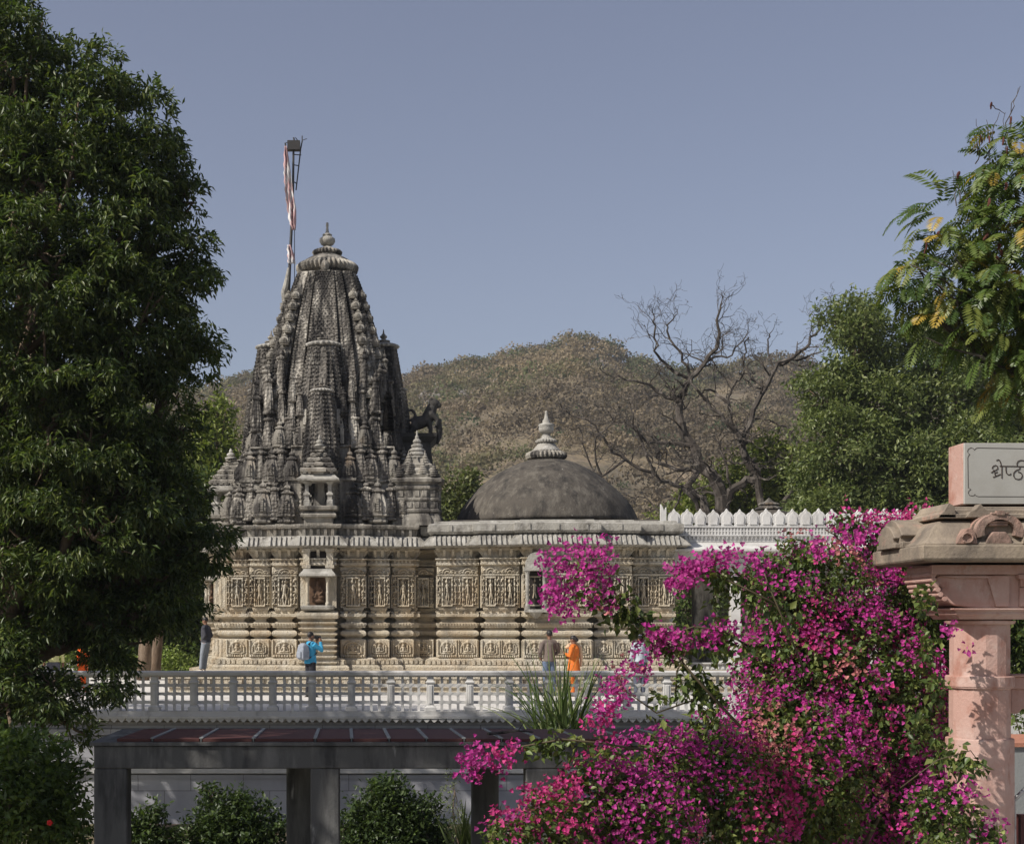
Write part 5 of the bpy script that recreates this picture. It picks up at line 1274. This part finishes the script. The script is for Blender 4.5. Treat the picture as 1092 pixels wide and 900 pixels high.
# ---- 5 bare trees
def bare_tree(name, label, D, limbs, r0, twig=1.0, seed=1, minr=.010):
    rnd = random.Random(seed); root = empty(name, (W(limbs[0][0][0][0],0,D).x, D, 0), 0, label, 'tree'); mb = MB(); tw = MB(); cnt = [0]
    def br(mbx, p, d, r, L, depth):
        pts = [p]; n = 5
        for i in range(n):
            d = (d+Vector((rnd.gauss(0,.34),rnd.gauss(0,.34),rnd.gauss(.05,.32)))).normalized(); p = p+d*L/n; pts.append(p)
        mbx.tube(pts, [max(minr*.6, r*(1-.55*i/n)) for i in range(n+1)], 5 if r > .03 else 3)
        if depth <= 0: return
        k = 2
        for j in range(k):
            q = pts[rnd.choice((2,3,4,5))]; d2 = (d+Vector((rnd.gauss(0,.75),rnd.gauss(0,.75),rnd.gauss(.12,.6)))).normalized()
            br(tw, q, d2, r*.55, L*rnd.uniform(.55,.85), depth-1)
    for li, (pl, ra, rb2) in enumerate(limbs):
        dd = 0; P = []
        off = rnd.uniform(-1.2,1.2) if li else 0
        for i, (px, py) in enumerate(pl):
            t = i/max(1,len(pl)-1); w_ = W(px, py, D); P.append(Vector((w_.x, w_.y+off*math.sin(t*pi*.5)*(0 if not li else 1)*t, w_.z)))
        # densify with wobble
        Q = []; 
        for i in range(len(P)-1):
            for k in range(4):
                t = k/4; a0 = P[max(i-1,0)]; a1 = P[i]; a2 = P[i+1]; a3 = P[min(i+2,len(P)-1)]
                q = .5*((2*a1)+(a2-a0)*t+(2*a0-5*a1+4*a2-a3)*t*t+(3*a1-a0-3*a2+a3)*t**3); Q.append(q+Vector((rnd.gauss(0,.05),rnd.gauss(0,.05),rnd.gauss(0,.05))))
        Q.append(P[-1]); n = len(Q)
        R = [.8*(ra+(rb2-ra)*i/(n-1)) for i in range(n)]
        mb.tube(Q, R, 7)
        for i in range(3, n):
            if rnd.random() < .7*twig:
                d = (Q[i]-Q[i-1]).normalized(); s = Vector((rnd.gauss(0,1),rnd.gauss(0,.8),rnd.gauss(.35,.8))).normalized()
                br(tw, Q[i], (d*.5+s).normalized(), min(R[i]*.5,.05), rnd.uniform(.5,1.15)*twig, 3)
        br(tw, Q[-1], (Q[-1]-Q[-2]).normalized(), rb2*.8, .38, 3)
    for m_, nm in ((mb,'trunk'),(tw,'twigs')):
        m_.v = [(x-root.location.x,y-root.location.y,z) for x,y,z in m_.v]; m_.build(nm, M['greybark'], root)
    return root
def z2(*p): return [(640+x/3.4615, 300+y/3.4615) for x, y in p]
bare_tree('bare_tree','large leafless grey tree standing against hill and sky', 58, [
 (z2((470,1300),(455,840),(440,770),(385,690),(340,610),(300,530),(285,440)), .42, .17),
 (z2((285,440),(330,370),(380,300),(430,240),(430,150),(440,90)), .17, .04),
 (z2((285,440),(240,430),(180,390),(60,360),(0,345)), .11, .03),
 (z2((330,370),(270,330),(210,280),(190,200),(185,150)), .10, .03),
 (z2((330,370),(310,290),(250,190),(275,130)), .09, .03),
 (z2((350,350),(400,290),(480,270),(540,180)), .08, .025),
 (z2((340,610),(260,595),(180,600),(100,540),(30,520)), .13, .03),
 (z2((455,830),(520,740),(590,720),(525,620),(555,500),(610,400),(660,310),(740,260),(790,200),(805,140)), .24, .04),
 (z2((600,850),(570,730),(525,620),(490,560),(400,470),(330,395)), .20, .06),
 (z2((480,470),(430,400),(380,410)), .10, .03),
 (z2((490,560),(480,470),(500,380),(560,330)), .09, .03),
 (z2((660,310),(760,280),(830,260)), .08, .025),
 (z2((610,400),(540,330),(540,250),(560,200)), .08, .025),
 (z2((680,830),(715,730),(730,640),(700,560),(620,520)), .14, .04),
 (z2((730,640),(780,560),(820,500)), .07, .03),
 (z2((640,340),(620,230),(640,180)), .06, .02),
 (z2((490,800),(460,640),(440,560)), .08, .03)], .4, 1.0, 5)
bare_tree('bare_tree','smaller leafless tree with dark twigs between the dome and the large bare tree', 56, [
 (z2((330,1300),(390,850),(330,770),(350,700),(260,690),(210,650)), .25, .06),
 (z2((380,860),(300,760),(200,720),(130,560),(100,470)), .13, .03),
 (z2((200,720),(90,660),(30,600),(-40,520),(-130,480),(-160,420)), .09, .02),
 (z2((90,660),(0,720),(-60,640),(-80,560)), .07, .02),
 (z2((0,720),(-20,600),(40,520)), .06, .02),
 (z2((300,760),(260,860),(180,800),(100,790)), .06, .02)], .25, .9, 9)

# ---- 6 feathery tree top right
FT = [plobe(*a) for a in ((1085,160,17,34),(1060,190,17,26),(1100,210,17,60),(1010,235,17,34),(1050,270,17,42),(1000,290,17,40),(965,290,17,18),(1090,300,16.8,60),(1030,320,17,48),(1075,350,16.8,52),(1010,340,17,32),(1130,250,17,90),(1160,350,17,90),(1085,385,17,30),(1110,400,17,50),(970,310,17,20))]
ftb = (W(1260,0,17.5).x,17.5,0)
ft = empty('feathery_tree', ftb, 0, 'near tree with feathery drooping leaves and red pods at the top right', 'tree')
mb = MB(); limb(mb, ftb, W(1230,520,17.5), .3, .2, 10, .04, 8)
for e in ((1085,160),(1010,240),(1050,290),(965,300),(1090,350),(1010,330),(1130,250),(1100,400)):
    q = limb(mb, W(1230,500,17.5), W(e[0]+45,e[1]+50,17.2), .10, .03, 7, .08, 7); limb(mb, q[-1], W(*e,17), .03, .01, 5, .1, 5)
    for k in range(5): limb(mb, q[4+k%3], W(e[0]+random.uniform(-40,60),e[1]+random.uniform(-50,50),17+random.uniform(-.5,.5)), .025,.008,5,.12,5)
mb.v = [tuple(Vector(v)-Vector(ftb)) for v in mb.v]; mb.build('trunk', M['greybark'], ft, smooth=True)
P, d, k = lobe_pts(FT, 1250, .3)
nf = len(P); A = unit(np.stack([d[:,0]+RNG.normal(size=nf)*.4, d[:,1]+RNG.normal(size=nf)*.4, d[:,2]*.6+.15+RNG.normal(size=nf)*.3],-1))
PP=[];AA=[];NN=[];LL=[];WW=[];CC=[]
fcols = np.array([(.08,.125,.026),(.11,.15,.032),(.06,.10,.024),(.15,.175,.04)])
fl_ = RNG.uniform(.30,.48,nf); cc0 = fcols[RNG.choice(4,nf)]; yel = RNG.random(nf) < .07; cc0[yel] = (.34,.24,.04)
pos = P.copy(); dr = A.copy(); side = unit(np.cross(dr, np.array([0,0,1.0])+RNG.normal(size=(nf,3))*.3)); steps = 11
for i in range(steps):
    pos = pos+dr*(fl_/steps)[:,None]; dr = unit(dr+np.array([0,0,-.16])); nrm = unit(np.cross(side, dr))
    for s in (-1,1):
        ax = unit(side*s+dr*.55+np.array([0,0,-.25])); PP.append(pos); AA.append(ax); NN.append(nrm+RNG.normal(size=(nf,3))*.25); t = i/steps
        LL.append(fl_*(.34*math.sin(pi*(.18+.78*t)))); WW.append(fl_*.075); CC.append(cc0*(1+.12*RNG.uniform(-1,1,(nf,1))))
leaf_obj('crown', ft, M['leaf'], np.concatenate(PP),np.concatenate(AA),np.concatenate(NN),np.concatenate(LL),np.concatenate(WW),np.concatenate(CC), fold=.05)
mb = MB()   # dry seed pods and thin bare shoots
podmat = plain('dry_red_pod', (.085,.028,.02), .8)
for px, py in ((1057,112),(1046,148),(1055,148),(1022,186),(1074,160),(1078,128),(1070,150),(1055,215),(986,270),(988,262),(1052,252),(1066,262),(1068,270),(1000,250),(1073,198),(1064,276)):
    p = W(px, py, 16.6); c = MB(); c.ball((0,0,0),(.022,.010,.042),8,6); c.ball((.012,0,-.035),(.014,.008,.022),6,5); a = random.uniform(-.6,.6)
    o = c.build('seed_pod', podmat, ft, p-Vector(ftb)); o.rotation_euler = (0,a,random.uniform(0,3))
sh = MB()
for x0,y0,x1,y1 in ((1056,172,1052,128),(1070,170,1072,120),(1070,150,1086,94),(1076,140,1088,92),(1050,170,1066,120),(1040,175,1050,140),(1020,220,1016,182),(1024,215,1018,186),(1042,165,1041,127),(1057,112,1072,122)):
    a, b_ = W(x0,y0,17), W(x1,y1,17); sh = MB(); limb(sh, a-Vector(ftb), b_-Vector(ftb), .008, .003, 4, .12, 6); sh.build('bare_shoot', M['greybark'], ft)

# ---- 7 the bougainvillea
BO = [plobe(*a) for a in ((640,860,11.6,52),(590,885,11.4,42),(545,895,11.3,26),(700,832,11.8,50),(752,798,12,36),(838,722,12.2,52),(840,650,12.4,38),(880,640,12.5,60),(900,740,12.2,100),(955,640,12.6,50),
   (965,590,12.8,34),(935,580,12.8,26),(975,670,12.7,44),(980,560,13,18),(960,760,12.3,58),(960,850,12,60),(1005,870,11.9,38),(840,830,11.9,95),(760,860,11.7,80),(680,885,11.4,60),(850,600,12.6,28),(1040,893,11.9,22),(905,560,12.8,14),(815,610,12.6,18),(1000,700,12.8,34),(1003,780,12.6,34),(990,630,12.8,34),(1000,830,12.4,34),(895,800,12.8,78),(865,690,12.8,60),(925,860,12.6,64),(860,880,12.3,60),(975,880,12.2,40))]
_bo = []
for (x,y,z,rx,ry,rz) in BO:
    px = PX0+x/y*F; k = (y+max(0,min(1,(px-560)/430))*2.6)/y
    if EYE+0 and px > 985 and (PY0-(z-EYE)/y*F) > 860: k = 1.0
    _bo.append((x*k, y*k, EYE+(z-EYE)*k, rx*k, ry*k, rz*k))
BO = _bo
boug = empty('bougainvillea', (W(850,0,12.8).x,12.8,0), 0, 'huge magenta bougainvillea bush spilling across the right foreground', 'shrub')
BX = boug.location
mb = MB(); wood_ = MB()
for l in BO: limb(wood_, (BX.x+random.uniform(-.5,.5),12.8,0), l[:3], .035, .012, 6, .10, 8)
for pl, r in (([(790,775),(757,740),(735,715),(700,672),(668,650),(640,640)], .013), ([(720,745),(722,715),(735,690),(745,672)], .008), ([(850,660),(820,640),(790,625),(760,612),(735,612)], .010),([(800,690),(770,672),(740,668),(700,682)], .010),
   ([(690,800),(640,792),(600,788),(560,795),(530,805)], .011), ([(757,740),(700,760),(665,735),(655,715)], .008), ([(860,720),(835,660),(818,620),(812,600)], .010),([(600,870),(560,885),(520,880)],.009),([(905,590),(890,570),(880,565)],.008),([(960,840),(1000,810),(1035,800),(1046,815)],.006)):
    pts = [W(a, b_, 11.9-.2*math.sin(i)) for i, (a, b_) in enumerate(pl)]
    wood_.tube(pts, [r*(1-.6*i/len(pts)) for i in range(len(pts))], 7)
wood_.v = [tuple(Vector(v)-BX) for v in wood_.v]; wood_.build('stems', M['stem'], boug, smooth=True)
P, d, k = lobe_pts(BO, 6500, .5)
bgc = [(.085,.125,.034),(.12,.165,.045),(.060,.090,.028),(.19,.22,.065)]
# leaves along the arms
armP = []
def along(pl, n, sp_, D=11.85):
    for _ in range(n):
        t = random.random()*(len(pl)-1); i = int(t); q = t-i; px = pl[i][0]*(1-q)+pl[i+1][0]*q; py = pl[i][1]*(1-q)+pl[i+1][1]*q
        armP.append(W(px+random.gauss(0,sp_), py+random.gauss(0,sp_)+sp_*.4, D+random.gauss(0,.05)))
along([(760,745),(735,715),(700,672),(668,650)], 75, 8); along([(680,650),(655,640),(640,620),(620,605)], 46, 13); along([(850,660),(790,625),(760,612)], 70, 11); along([(800,690),(745,672)], 40, 9)
along([(660,795),(600,790),(560,792)], 36, 6); along([(760,745),(720,735)], 30, 10); along([(1000,810),(1046,815)], 26, 7)
for px_, py_, r_, n_ in ((985,640,9,16),(990,690,8,14),(998,735,9,16),(980,770,10,14),(1003,800,8,12)):  # extra sprigs, added so their leaves cast shadows on the gate column
    for _ in range(n_): armP.append(W(px_+random.gauss(0,r_*.6), py_+random.gauss(0,r_), 12.75+random.gauss(0,.06)))
aP = np.array([tuple(v) for v in armP])
P2, d2, k2 = lobe_pts(BO, 3200, .05); P = np.concatenate([P,P2]); d = np.concatenate([d,d2])
A1 = sprigs(P, d, 8, .035, .062, .62, bgc, droop=.35, var=.3)
A2 = sprigs(aP, rnd_dir(len(aP))*.3, 5, .03, .075, .62, bgc, droop=.6, var=.25)
leaf_obj('leaves', boug, M['leaf'], *[np.concatenate([a, b_]) for a, b_ in zip(A1, A2)], curl=.12)
# bracts: clusters of three-petalled papery flowers
def patch(P, s, seed):
    return np.array([noise.noise(Vector((p[0]*s+seed, p[1]*s, p[2]*s))) for p in P])
Pc, dc, kc = lobe_pts(BO, 9500, .90)
front = dc[:,1] < .5; Pc, dc = Pc[front], dc[front]
keep = patch(Pc, 1.5, 3)+.25*patch(Pc, 5, 9)+.18*dc[:,2]+.05*RNG.normal(size=len(Pc)) > -.16
Pc, dc = Pc[keep], dc[keep]; Pc = Pc+dc*.05
arms = []
for (px, py, rx, ry, n) in ((618,622,36,32,46),(600,600,24,18,20),(645,600,18,12,10),(650,640,14,14,8),(600,645,18,12,16),(632,582,22,6,8),(590,632,14,10,8),(735,610,22,13,26),(757,600,22,8,14),(722,622,10,10,8),(775,595,14,8,8),(705,685,16,14,18),(740,680,34,9,26),(775,672,18,8,10),(658,735,12,18,16),(655,750,8,8,5),(520,808,30,12,26),(500,822,12,5,5),(548,800,8,5,4),
    (812,600,12,12,6),(1003,560,14,10,8),(980,552,20,9,14),(955,560,18,10,12),(640,770,14,18,14),(600,842,20,14,16),(690,715,10,6,5),(545,880,25,14,16),(585,862,20,12,12),(562,842,6,4,3),(1040,890,12,5,6),(1060,893,6,3,3),(1010,885,14,6,5),(1030,688,2,2,1),(1013,672,5,5,3),(670,712,8,5,4),(680,690,6,4,3),(910,570,20,8,12),(880,585,16,8,8)):
    for _ in range(int(n*(1.15 if px < 660 and py < 660 else 1.5)+1)):
        a = random.uniform(0,2*pi); q = math.sqrt(random.random()); w_ = W(px+rx*q*math.cos(a), py+ry*q*math.sin(a), (15.2 if px > 930 and py < 620 else (12.7 if px > 990 else 11.8))+random.gauss(0,.12)); arms.append(tuple(w_))
Pc = np.concatenate([Pc, np.array(arms)]); dc = np.concatenate([dc, unit(np.array([[0,-1,.4]])+RNG.normal(size=(len(arms),3))*.5)])
per = 5; n = len(Pc)*per
hue = patch(Pc, .9, 21)+.35*RNG.normal(size=len(Pc))*.5
base = np.where(hue[:,None] > .26, np.array([[.48,.034,.18]]), np.array([[.42,.030,.24]]))
base = np.where((patch(Pc, 1.3, 40)+.1*RNG.normal(size=len(Pc)))[:,None] > .42, np.array([[.46,.17,.16]]), base)
fp_ = np.repeat(Pc, per, 0)+RNG.normal(size=(n,3))*.042
fd = unit(np.repeat(dc, per, 0)+RNG.normal(size=(n,3))*.75)
u = unit(np.cross(fd, rnd_dir(n))); v_ = np.cross(fd, u)
fc = np.repeat(base, per, 0)*RNG.uniform(.6,1.45,(n,1))+RNG.uniform(0,.05,(n,1)); PP=[];AA=[];NN=[]
for j in range(3):
    a = j*2*pi/3; ax = u*math.cos(a)+v_*math.sin(a); PP.append(fp_); AA.append(ax+fd*.55); NN.append(fd-ax*.5)
Lp = RNG.uniform(.021,.033,n)
leaf_obj('flowers', boug, M['bract'], np.concatenate(PP), np.concatenate(AA), np.concatenate(NN), np.tile(Lp,3), np.tile(Lp*.92,3), np.clip(np.concatenate([fc]*3),0,1), fold=.10, curl=.02)
# dry papery leaves hanging in the bush
dl = MB()
for px, py in ((822,655),(833,690),(828,672)):
    p = W(px,py,11.6); dl.tube([p-BX,(p+Vector((.03,0,-.09)))-BX,(p+Vector((.0,0.01,-.19)))-BX],[.004,.014,.003],6)
pass

# ---- 8 stems and stalks behind the gate
vs_ = empty('climbing_stems', (W(1085,0,21).x,21,0), 0, 'sunlit tangle of thin stems and leaves right of the gate column', 'plant')
mb = MB()
for k in range(26):
    x = random.uniform(-.4,2.6); limb(mb,(x,0,0),(x+random.uniform(-.5,.5),random.uniform(-.2,.4),3.6+random.random()*.8),.016,.006,5,.08,8)
mb.build('stems', M['stem'], vs_)
P, d, k = lobe_pts([plobe(1095,750,21,40,30),plobe(1140,755,21,60,40)], 260, .2); leaf_obj('leaves', vs_, M['leaf'], *sprigs(P,d,6,.08,.09,.5,[(.14,.18,.05),(.10,.14,.04)],.2))
DT = [plobe(*a) for a in ((1090,680,26,34),(1140,670,26,60),(1085,640,26,30),(1100,715,26,20))]
tree('dark_tree','dark foliage behind the gate column at the right edge', (W(1130,0,26).x,26,0), W(1130,690,26), .15, DT, 900, 10, .14, .16, .45, gcol, wood=4)
# =================================================================== HILL
sk = [(-900,470),(-300,440),(0,432),(150,425),(220,418),(250,402),(272,396),(330,402),(400,412),(430,408),(450,401),(480,396),(520,388),(560,372),(585,361),(610,354),(640,361),(665,373),(700,384),(740,392),(770,392),(800,386),(830,377),(855,382),(880,392),(930,405),(1000,420),(1100,440),(1400,470),(2200,520)]
skx = np.array([a for a,_ in sk]); sky_ = np.array([b+9 for _,b in sk])
def fbm(x, y, s, o=5):
    v = 0; a = 1; 
    for i in range(o): v += a*noise.noise(Vector((x*s, y*s, i*7.3))); a *= .5; s *= 2.03
    return v
D0, D1, DR_ = 95.0, 470.0, 400.0
def hill_z(X, D):
    px = X/D*F+PX0
    ridge = EYE+(PY0-np.interp(px, skx, sky_))/F*DR_+fbm(X*400/D, 7, .02, 4)*3.2
    if D <= DR_:
        t = max(0,(D-D0)/(DR_-D0)); r = t**1.25
        # spurs and gullies
        g = fbm(X, D*.35, .012, 4)*16*t*(1-t)*2.2+fbm(X+50, D, .05, 4)*2.2*min(1,t*3)*min(1,(1-t)*6+.15)
        return ridge*r+g-1.2*(1-t)
    t = (D-DR_)/(D1-DR_); return ridge*(1-.25*t*t)-t*6
NX, ND = 190, 110
pxs = np.linspace(-700, 1900, NX); Ds = D0+(D1-D0)*np.linspace(0,1,ND)
vs = []
for D in Ds:
    for p in pxs:
        X = (p-PX0)/F*D; vs.append((X, D, hill_z(X, D)))
fs = [(j*NX+i, j*NX+i+1, (j+1)*NX+i+1, (j+1)*NX+i) for j in range(ND-1) for i in range(NX-1)]
mb = MB(); mb.v = vs; mb.f = fs
M['hill'] = stone('dry_hill_earth', (.185,.145,.09), [((.12,.10,.07),.05,None,.42,.6,.8), ((.31,.235,.155),.09,None,.56,.68,.8), ((.12,.11,.06),.3,None,.5,.68,.7), ((.10,.085,.07),1.2,None,.48,.66,.7)], bumps=((.6,.8,.6),(.1,.5,2.0)))
ho = mb.build('hill', M['hill'], smooth=True); tag(ho, kind='structure')
# scrub: thousands of bushes, one mass
ns = 9000
sx = RNG.uniform(-120, 1300, ns); t = RNG.random(ns)**.75; sd_ = 150+(DR_+6-150)*t
cols = np.array([(.205,.165,.115),(.17,.155,.085),(.25,.20,.13),(.165,.135,.095),(.12,.135,.06),(.28,.23,.15)])
Pb=[];Ab=[];Nb=[];Lb=[];Cb=[]
cen=[];rad=[];cc=[]
for i in range(ns):
    X = (sx[i]-PX0)/F*sd_[i]; dn = fbm(X, sd_[i], .03, 3)
    if dn < -.40+.2*random.random() and sd_[i] < DR_-20: continue
    z = hill_z(X, sd_[i]); r = random.uniform(1.2,2.4) if random.random() < .6 else random.uniform(2.4,4.2)*(1.15 if sd_[i] > DR_-30 else 1)
    cen.append((X, sd_[i], z+r*.55)); rad.append(r); k = random.random()
    hu = fbm(X+300, sd_[i]*.7, .016, 3)+random.gauss(0,.12)
    ci = 3 if hu < -.25 else (0 if hu < .0 else (1 if hu < .25 else (4 if hu < .4 else 2)))
    if random.random() < .15: ci = random.choice((2,5,0))
    cc.append(cols[ci] if random.random() > .03 else np.array((.07,.10,.045)))
for _ in range(700):   # taller trees along the crest
    px = random.uniform(100,1100); D = DR_+random.uniform(-14,4); X = (px-PX0)/F*D; r = random.uniform(1.6,3.3)
    cen.append((X, D, hill_z(X,D)+r*.8)); rad.append(r); cc.append(cols[random.choice((1,1,4,3,0))]*.85)
cen = np.array(cen); rad = np.array(rad); cc = np.array(cc)
per = 64; n = len(cen)*per; d = rnd_dir(n); d[:,2] = np.abs(d[:,2])*1.0-.25
q = (.45+.6*RNG.random((n,1)))
P = np.repeat(cen,per,0)+d*np.repeat(rad,per)[:,None]*q*np.array([1,1,.75])
L = np.repeat(rad,per)*RNG.uniform(.11,.21,n)
C = np.repeat(cc*.95,per,0)*RNG.uniform(.86,1.14,(n,1))*(1+.22*RNG.uniform(-1,1,(len(cen),1)).repeat(per,0))
so = leaf_obj('hillside_scrub', None, M['dryleaf'], P, rnd_dir(n)+np.array([0,0,.15]), unit(d+np.array([0,0,.35]))+RNG.normal(size=(n,3))*.28, L*1.15, L*.95, np.clip(C,0,1)); tag(so, 'dry brown and olive scrub covering the hillside', 'scrub', kind='stuff')
# rock outcrops
mb = MB(); 
for k in range(170):
    px, D = random.choice(((655,DR_-70),(640,DR_-50),(505,DR_-60),(690,DR_-90),(560,DR_-30),(470,DR_-60)))
    px += random.gauss(0,22); D += random.gauss(0,16); X = (px-PX0)/F*D; r = random.uniform(.6,2.0); z = hill_z(X,D)
    Mx = Matrix.Translation((X,D,z+r*.2)) @ Matrix.Rotation(random.random()*3,4,'Z') @ Matrix.Rotation(random.random(),4,'X')
    o0 = len(mb.v); mb.ball((0,0,0),(r,r*.8,r*.7),7,5,Mx)
    for i in range(o0,len(mb.v)): v = Vector(mb.v[i]); mb.v[i] = tuple(v+Vector((random.gauss(0,.15),random.gauss(0,.15),random.gauss(0,.15)))*r)
ro = mb.build('rock_outcrops', stone('grey_rock',(.24,.215,.19),[((.13,.12,.11),.6,None,.45,.65,.8)])); tag(ro,'grey boulders cropping out near the hilltop','rocks',kind='stuff')
# far wood at the foot of the hill behind the temple
lb = []
for k in range(90):
    x = random.uniform(-45,75); y = random.uniform(80,110); lb.append((x,y,random.uniform(1.5,4.2),3.2,2.5,2.4))
P, d, k = lobe_pts(lb, 7000, .5)
fo = leaf_obj('far_wood', None, M['leaf'], *sprigs(P,d,7,.3,.5,.55,[(.10,.12,.05),(.13,.125,.06),(.07,.095,.035)],.1,.35)); tag(fo,'distant low woodland between terrace and hill','woodland',kind='stuff')
# =================================================================== CAMERA, LIGHT, WORLD
cam = bpy.data.objects.new('camera', bpy.data.cameras.new('camera')); col.objects.link(cam)
cam.location = (0,0,EYE); cam.rotation_euler = (pi/2,0,0)
cam.data.sensor_width = 36; cam.data.lens = F/1092*36; cam.data.clip_end = 3000; cam.data.clip_start = .1
cam.data.shift_x = (546-PX0)/1092; cam.data.shift_y = (PY0-450)/1092
sc.camera = cam
SAZ, SEL = math.radians(60), math.radians(41)      # sun: to the left, towards the camera side
sun = bpy.data.objects.new('sun', bpy.data.lights.new('sun','SUN')); col.objects.link(sun)
sun.data.energy = 5.0; sun.data.angle = math.radians(.53); sun.data.color = (1,.94,.86)
sdir = Vector((-math.sin(SAZ)*math.cos(SEL), -math.cos(SAZ)*math.cos(SEL), math.sin(SEL)))
sun.rotation_euler = sdir.to_track_quat('Z','Y').to_euler()
w = bpy.data.worlds.new('World'); sc.world = w; w.use_nodes = True
t = w.node_tree; t.nodes.clear()
sky = t.nodes.new('ShaderNodeTexSky'); sky.sky_type = 'NISHITA'; sky.sun_disc = False
sky.sun_elevation = SEL; sky.sun_rotation = math.atan2(sdir.x, sdir.y)
sky.air_density = 1.0; sky.dust_density = 2.2; sky.ozone_density = 2.0; sky.altitude = 300
hs_ = t.nodes.new('ShaderNodeHueSaturation'); hs_.inputs['Saturation'].default_value = .72; hs_.inputs['Hue'].default_value = .515
bg = t.nodes.new('ShaderNodeBackground'); bg.inputs[1].default_value = .094
o_ = t.nodes.new('ShaderNodeOutputWorld')
t.links.new(sky.outputs[0], hs_.inputs['Color']); t.links.new(hs_.outputs[0], bg.inputs[0]); t.links.new(bg.outputs[0], o_.inputs[0])
sc.view_settings.view_transform = 'Standard'; sc.view_settings.look = 'None'; sc.view_settings.gamma = 1; sc.view_settings.exposure = .15
sc.cycles.max_bounces = 6; sc.cycles.transparent_max_bounces = 4

hz_ = MB().box(-720,720,-70,640,-1.6,150); ho_ = hz_.build('haze', bpy.data.materials.new('haze_air'))
hm = ho_.data.materials[0]; hm.use_nodes = True; ht = hm.node_tree; ht.nodes.clear()
hv = ht.nodes.new('ShaderNodeVolumePrincipled'); hv.inputs['Density'].default_value = .0003; hv.inputs['Color'].default_value = (.80,.86,.95,1); hv.inputs['Anisotropy'].default_value = .2
hO = ht.nodes.new('ShaderNodeOutputMaterial'); ht.links.new(hv.outputs[0], hO.inputs['Volume']); tag(ho_, 'thin pale air haze over the whole place', 'haze', kind='stuff')
sc.cycles.volume_bounces = 0

for o in list(col.objects):
    if o.parent is None and 'category' in o:
        k = o.name.split('.')[0]
        g = {'garden_shrub':'shrubs behind the pergola','old_tree':'tree trunks behind the balustrade','bare_tree':'leafless trees behind the gallery','shade_tree':'trees beyond the left edge','person':'visitors on the terrace','young_tree':'yellow green background trees','dark_tree':'dark background trees'}.get(k)
        if g: o['group'] = g
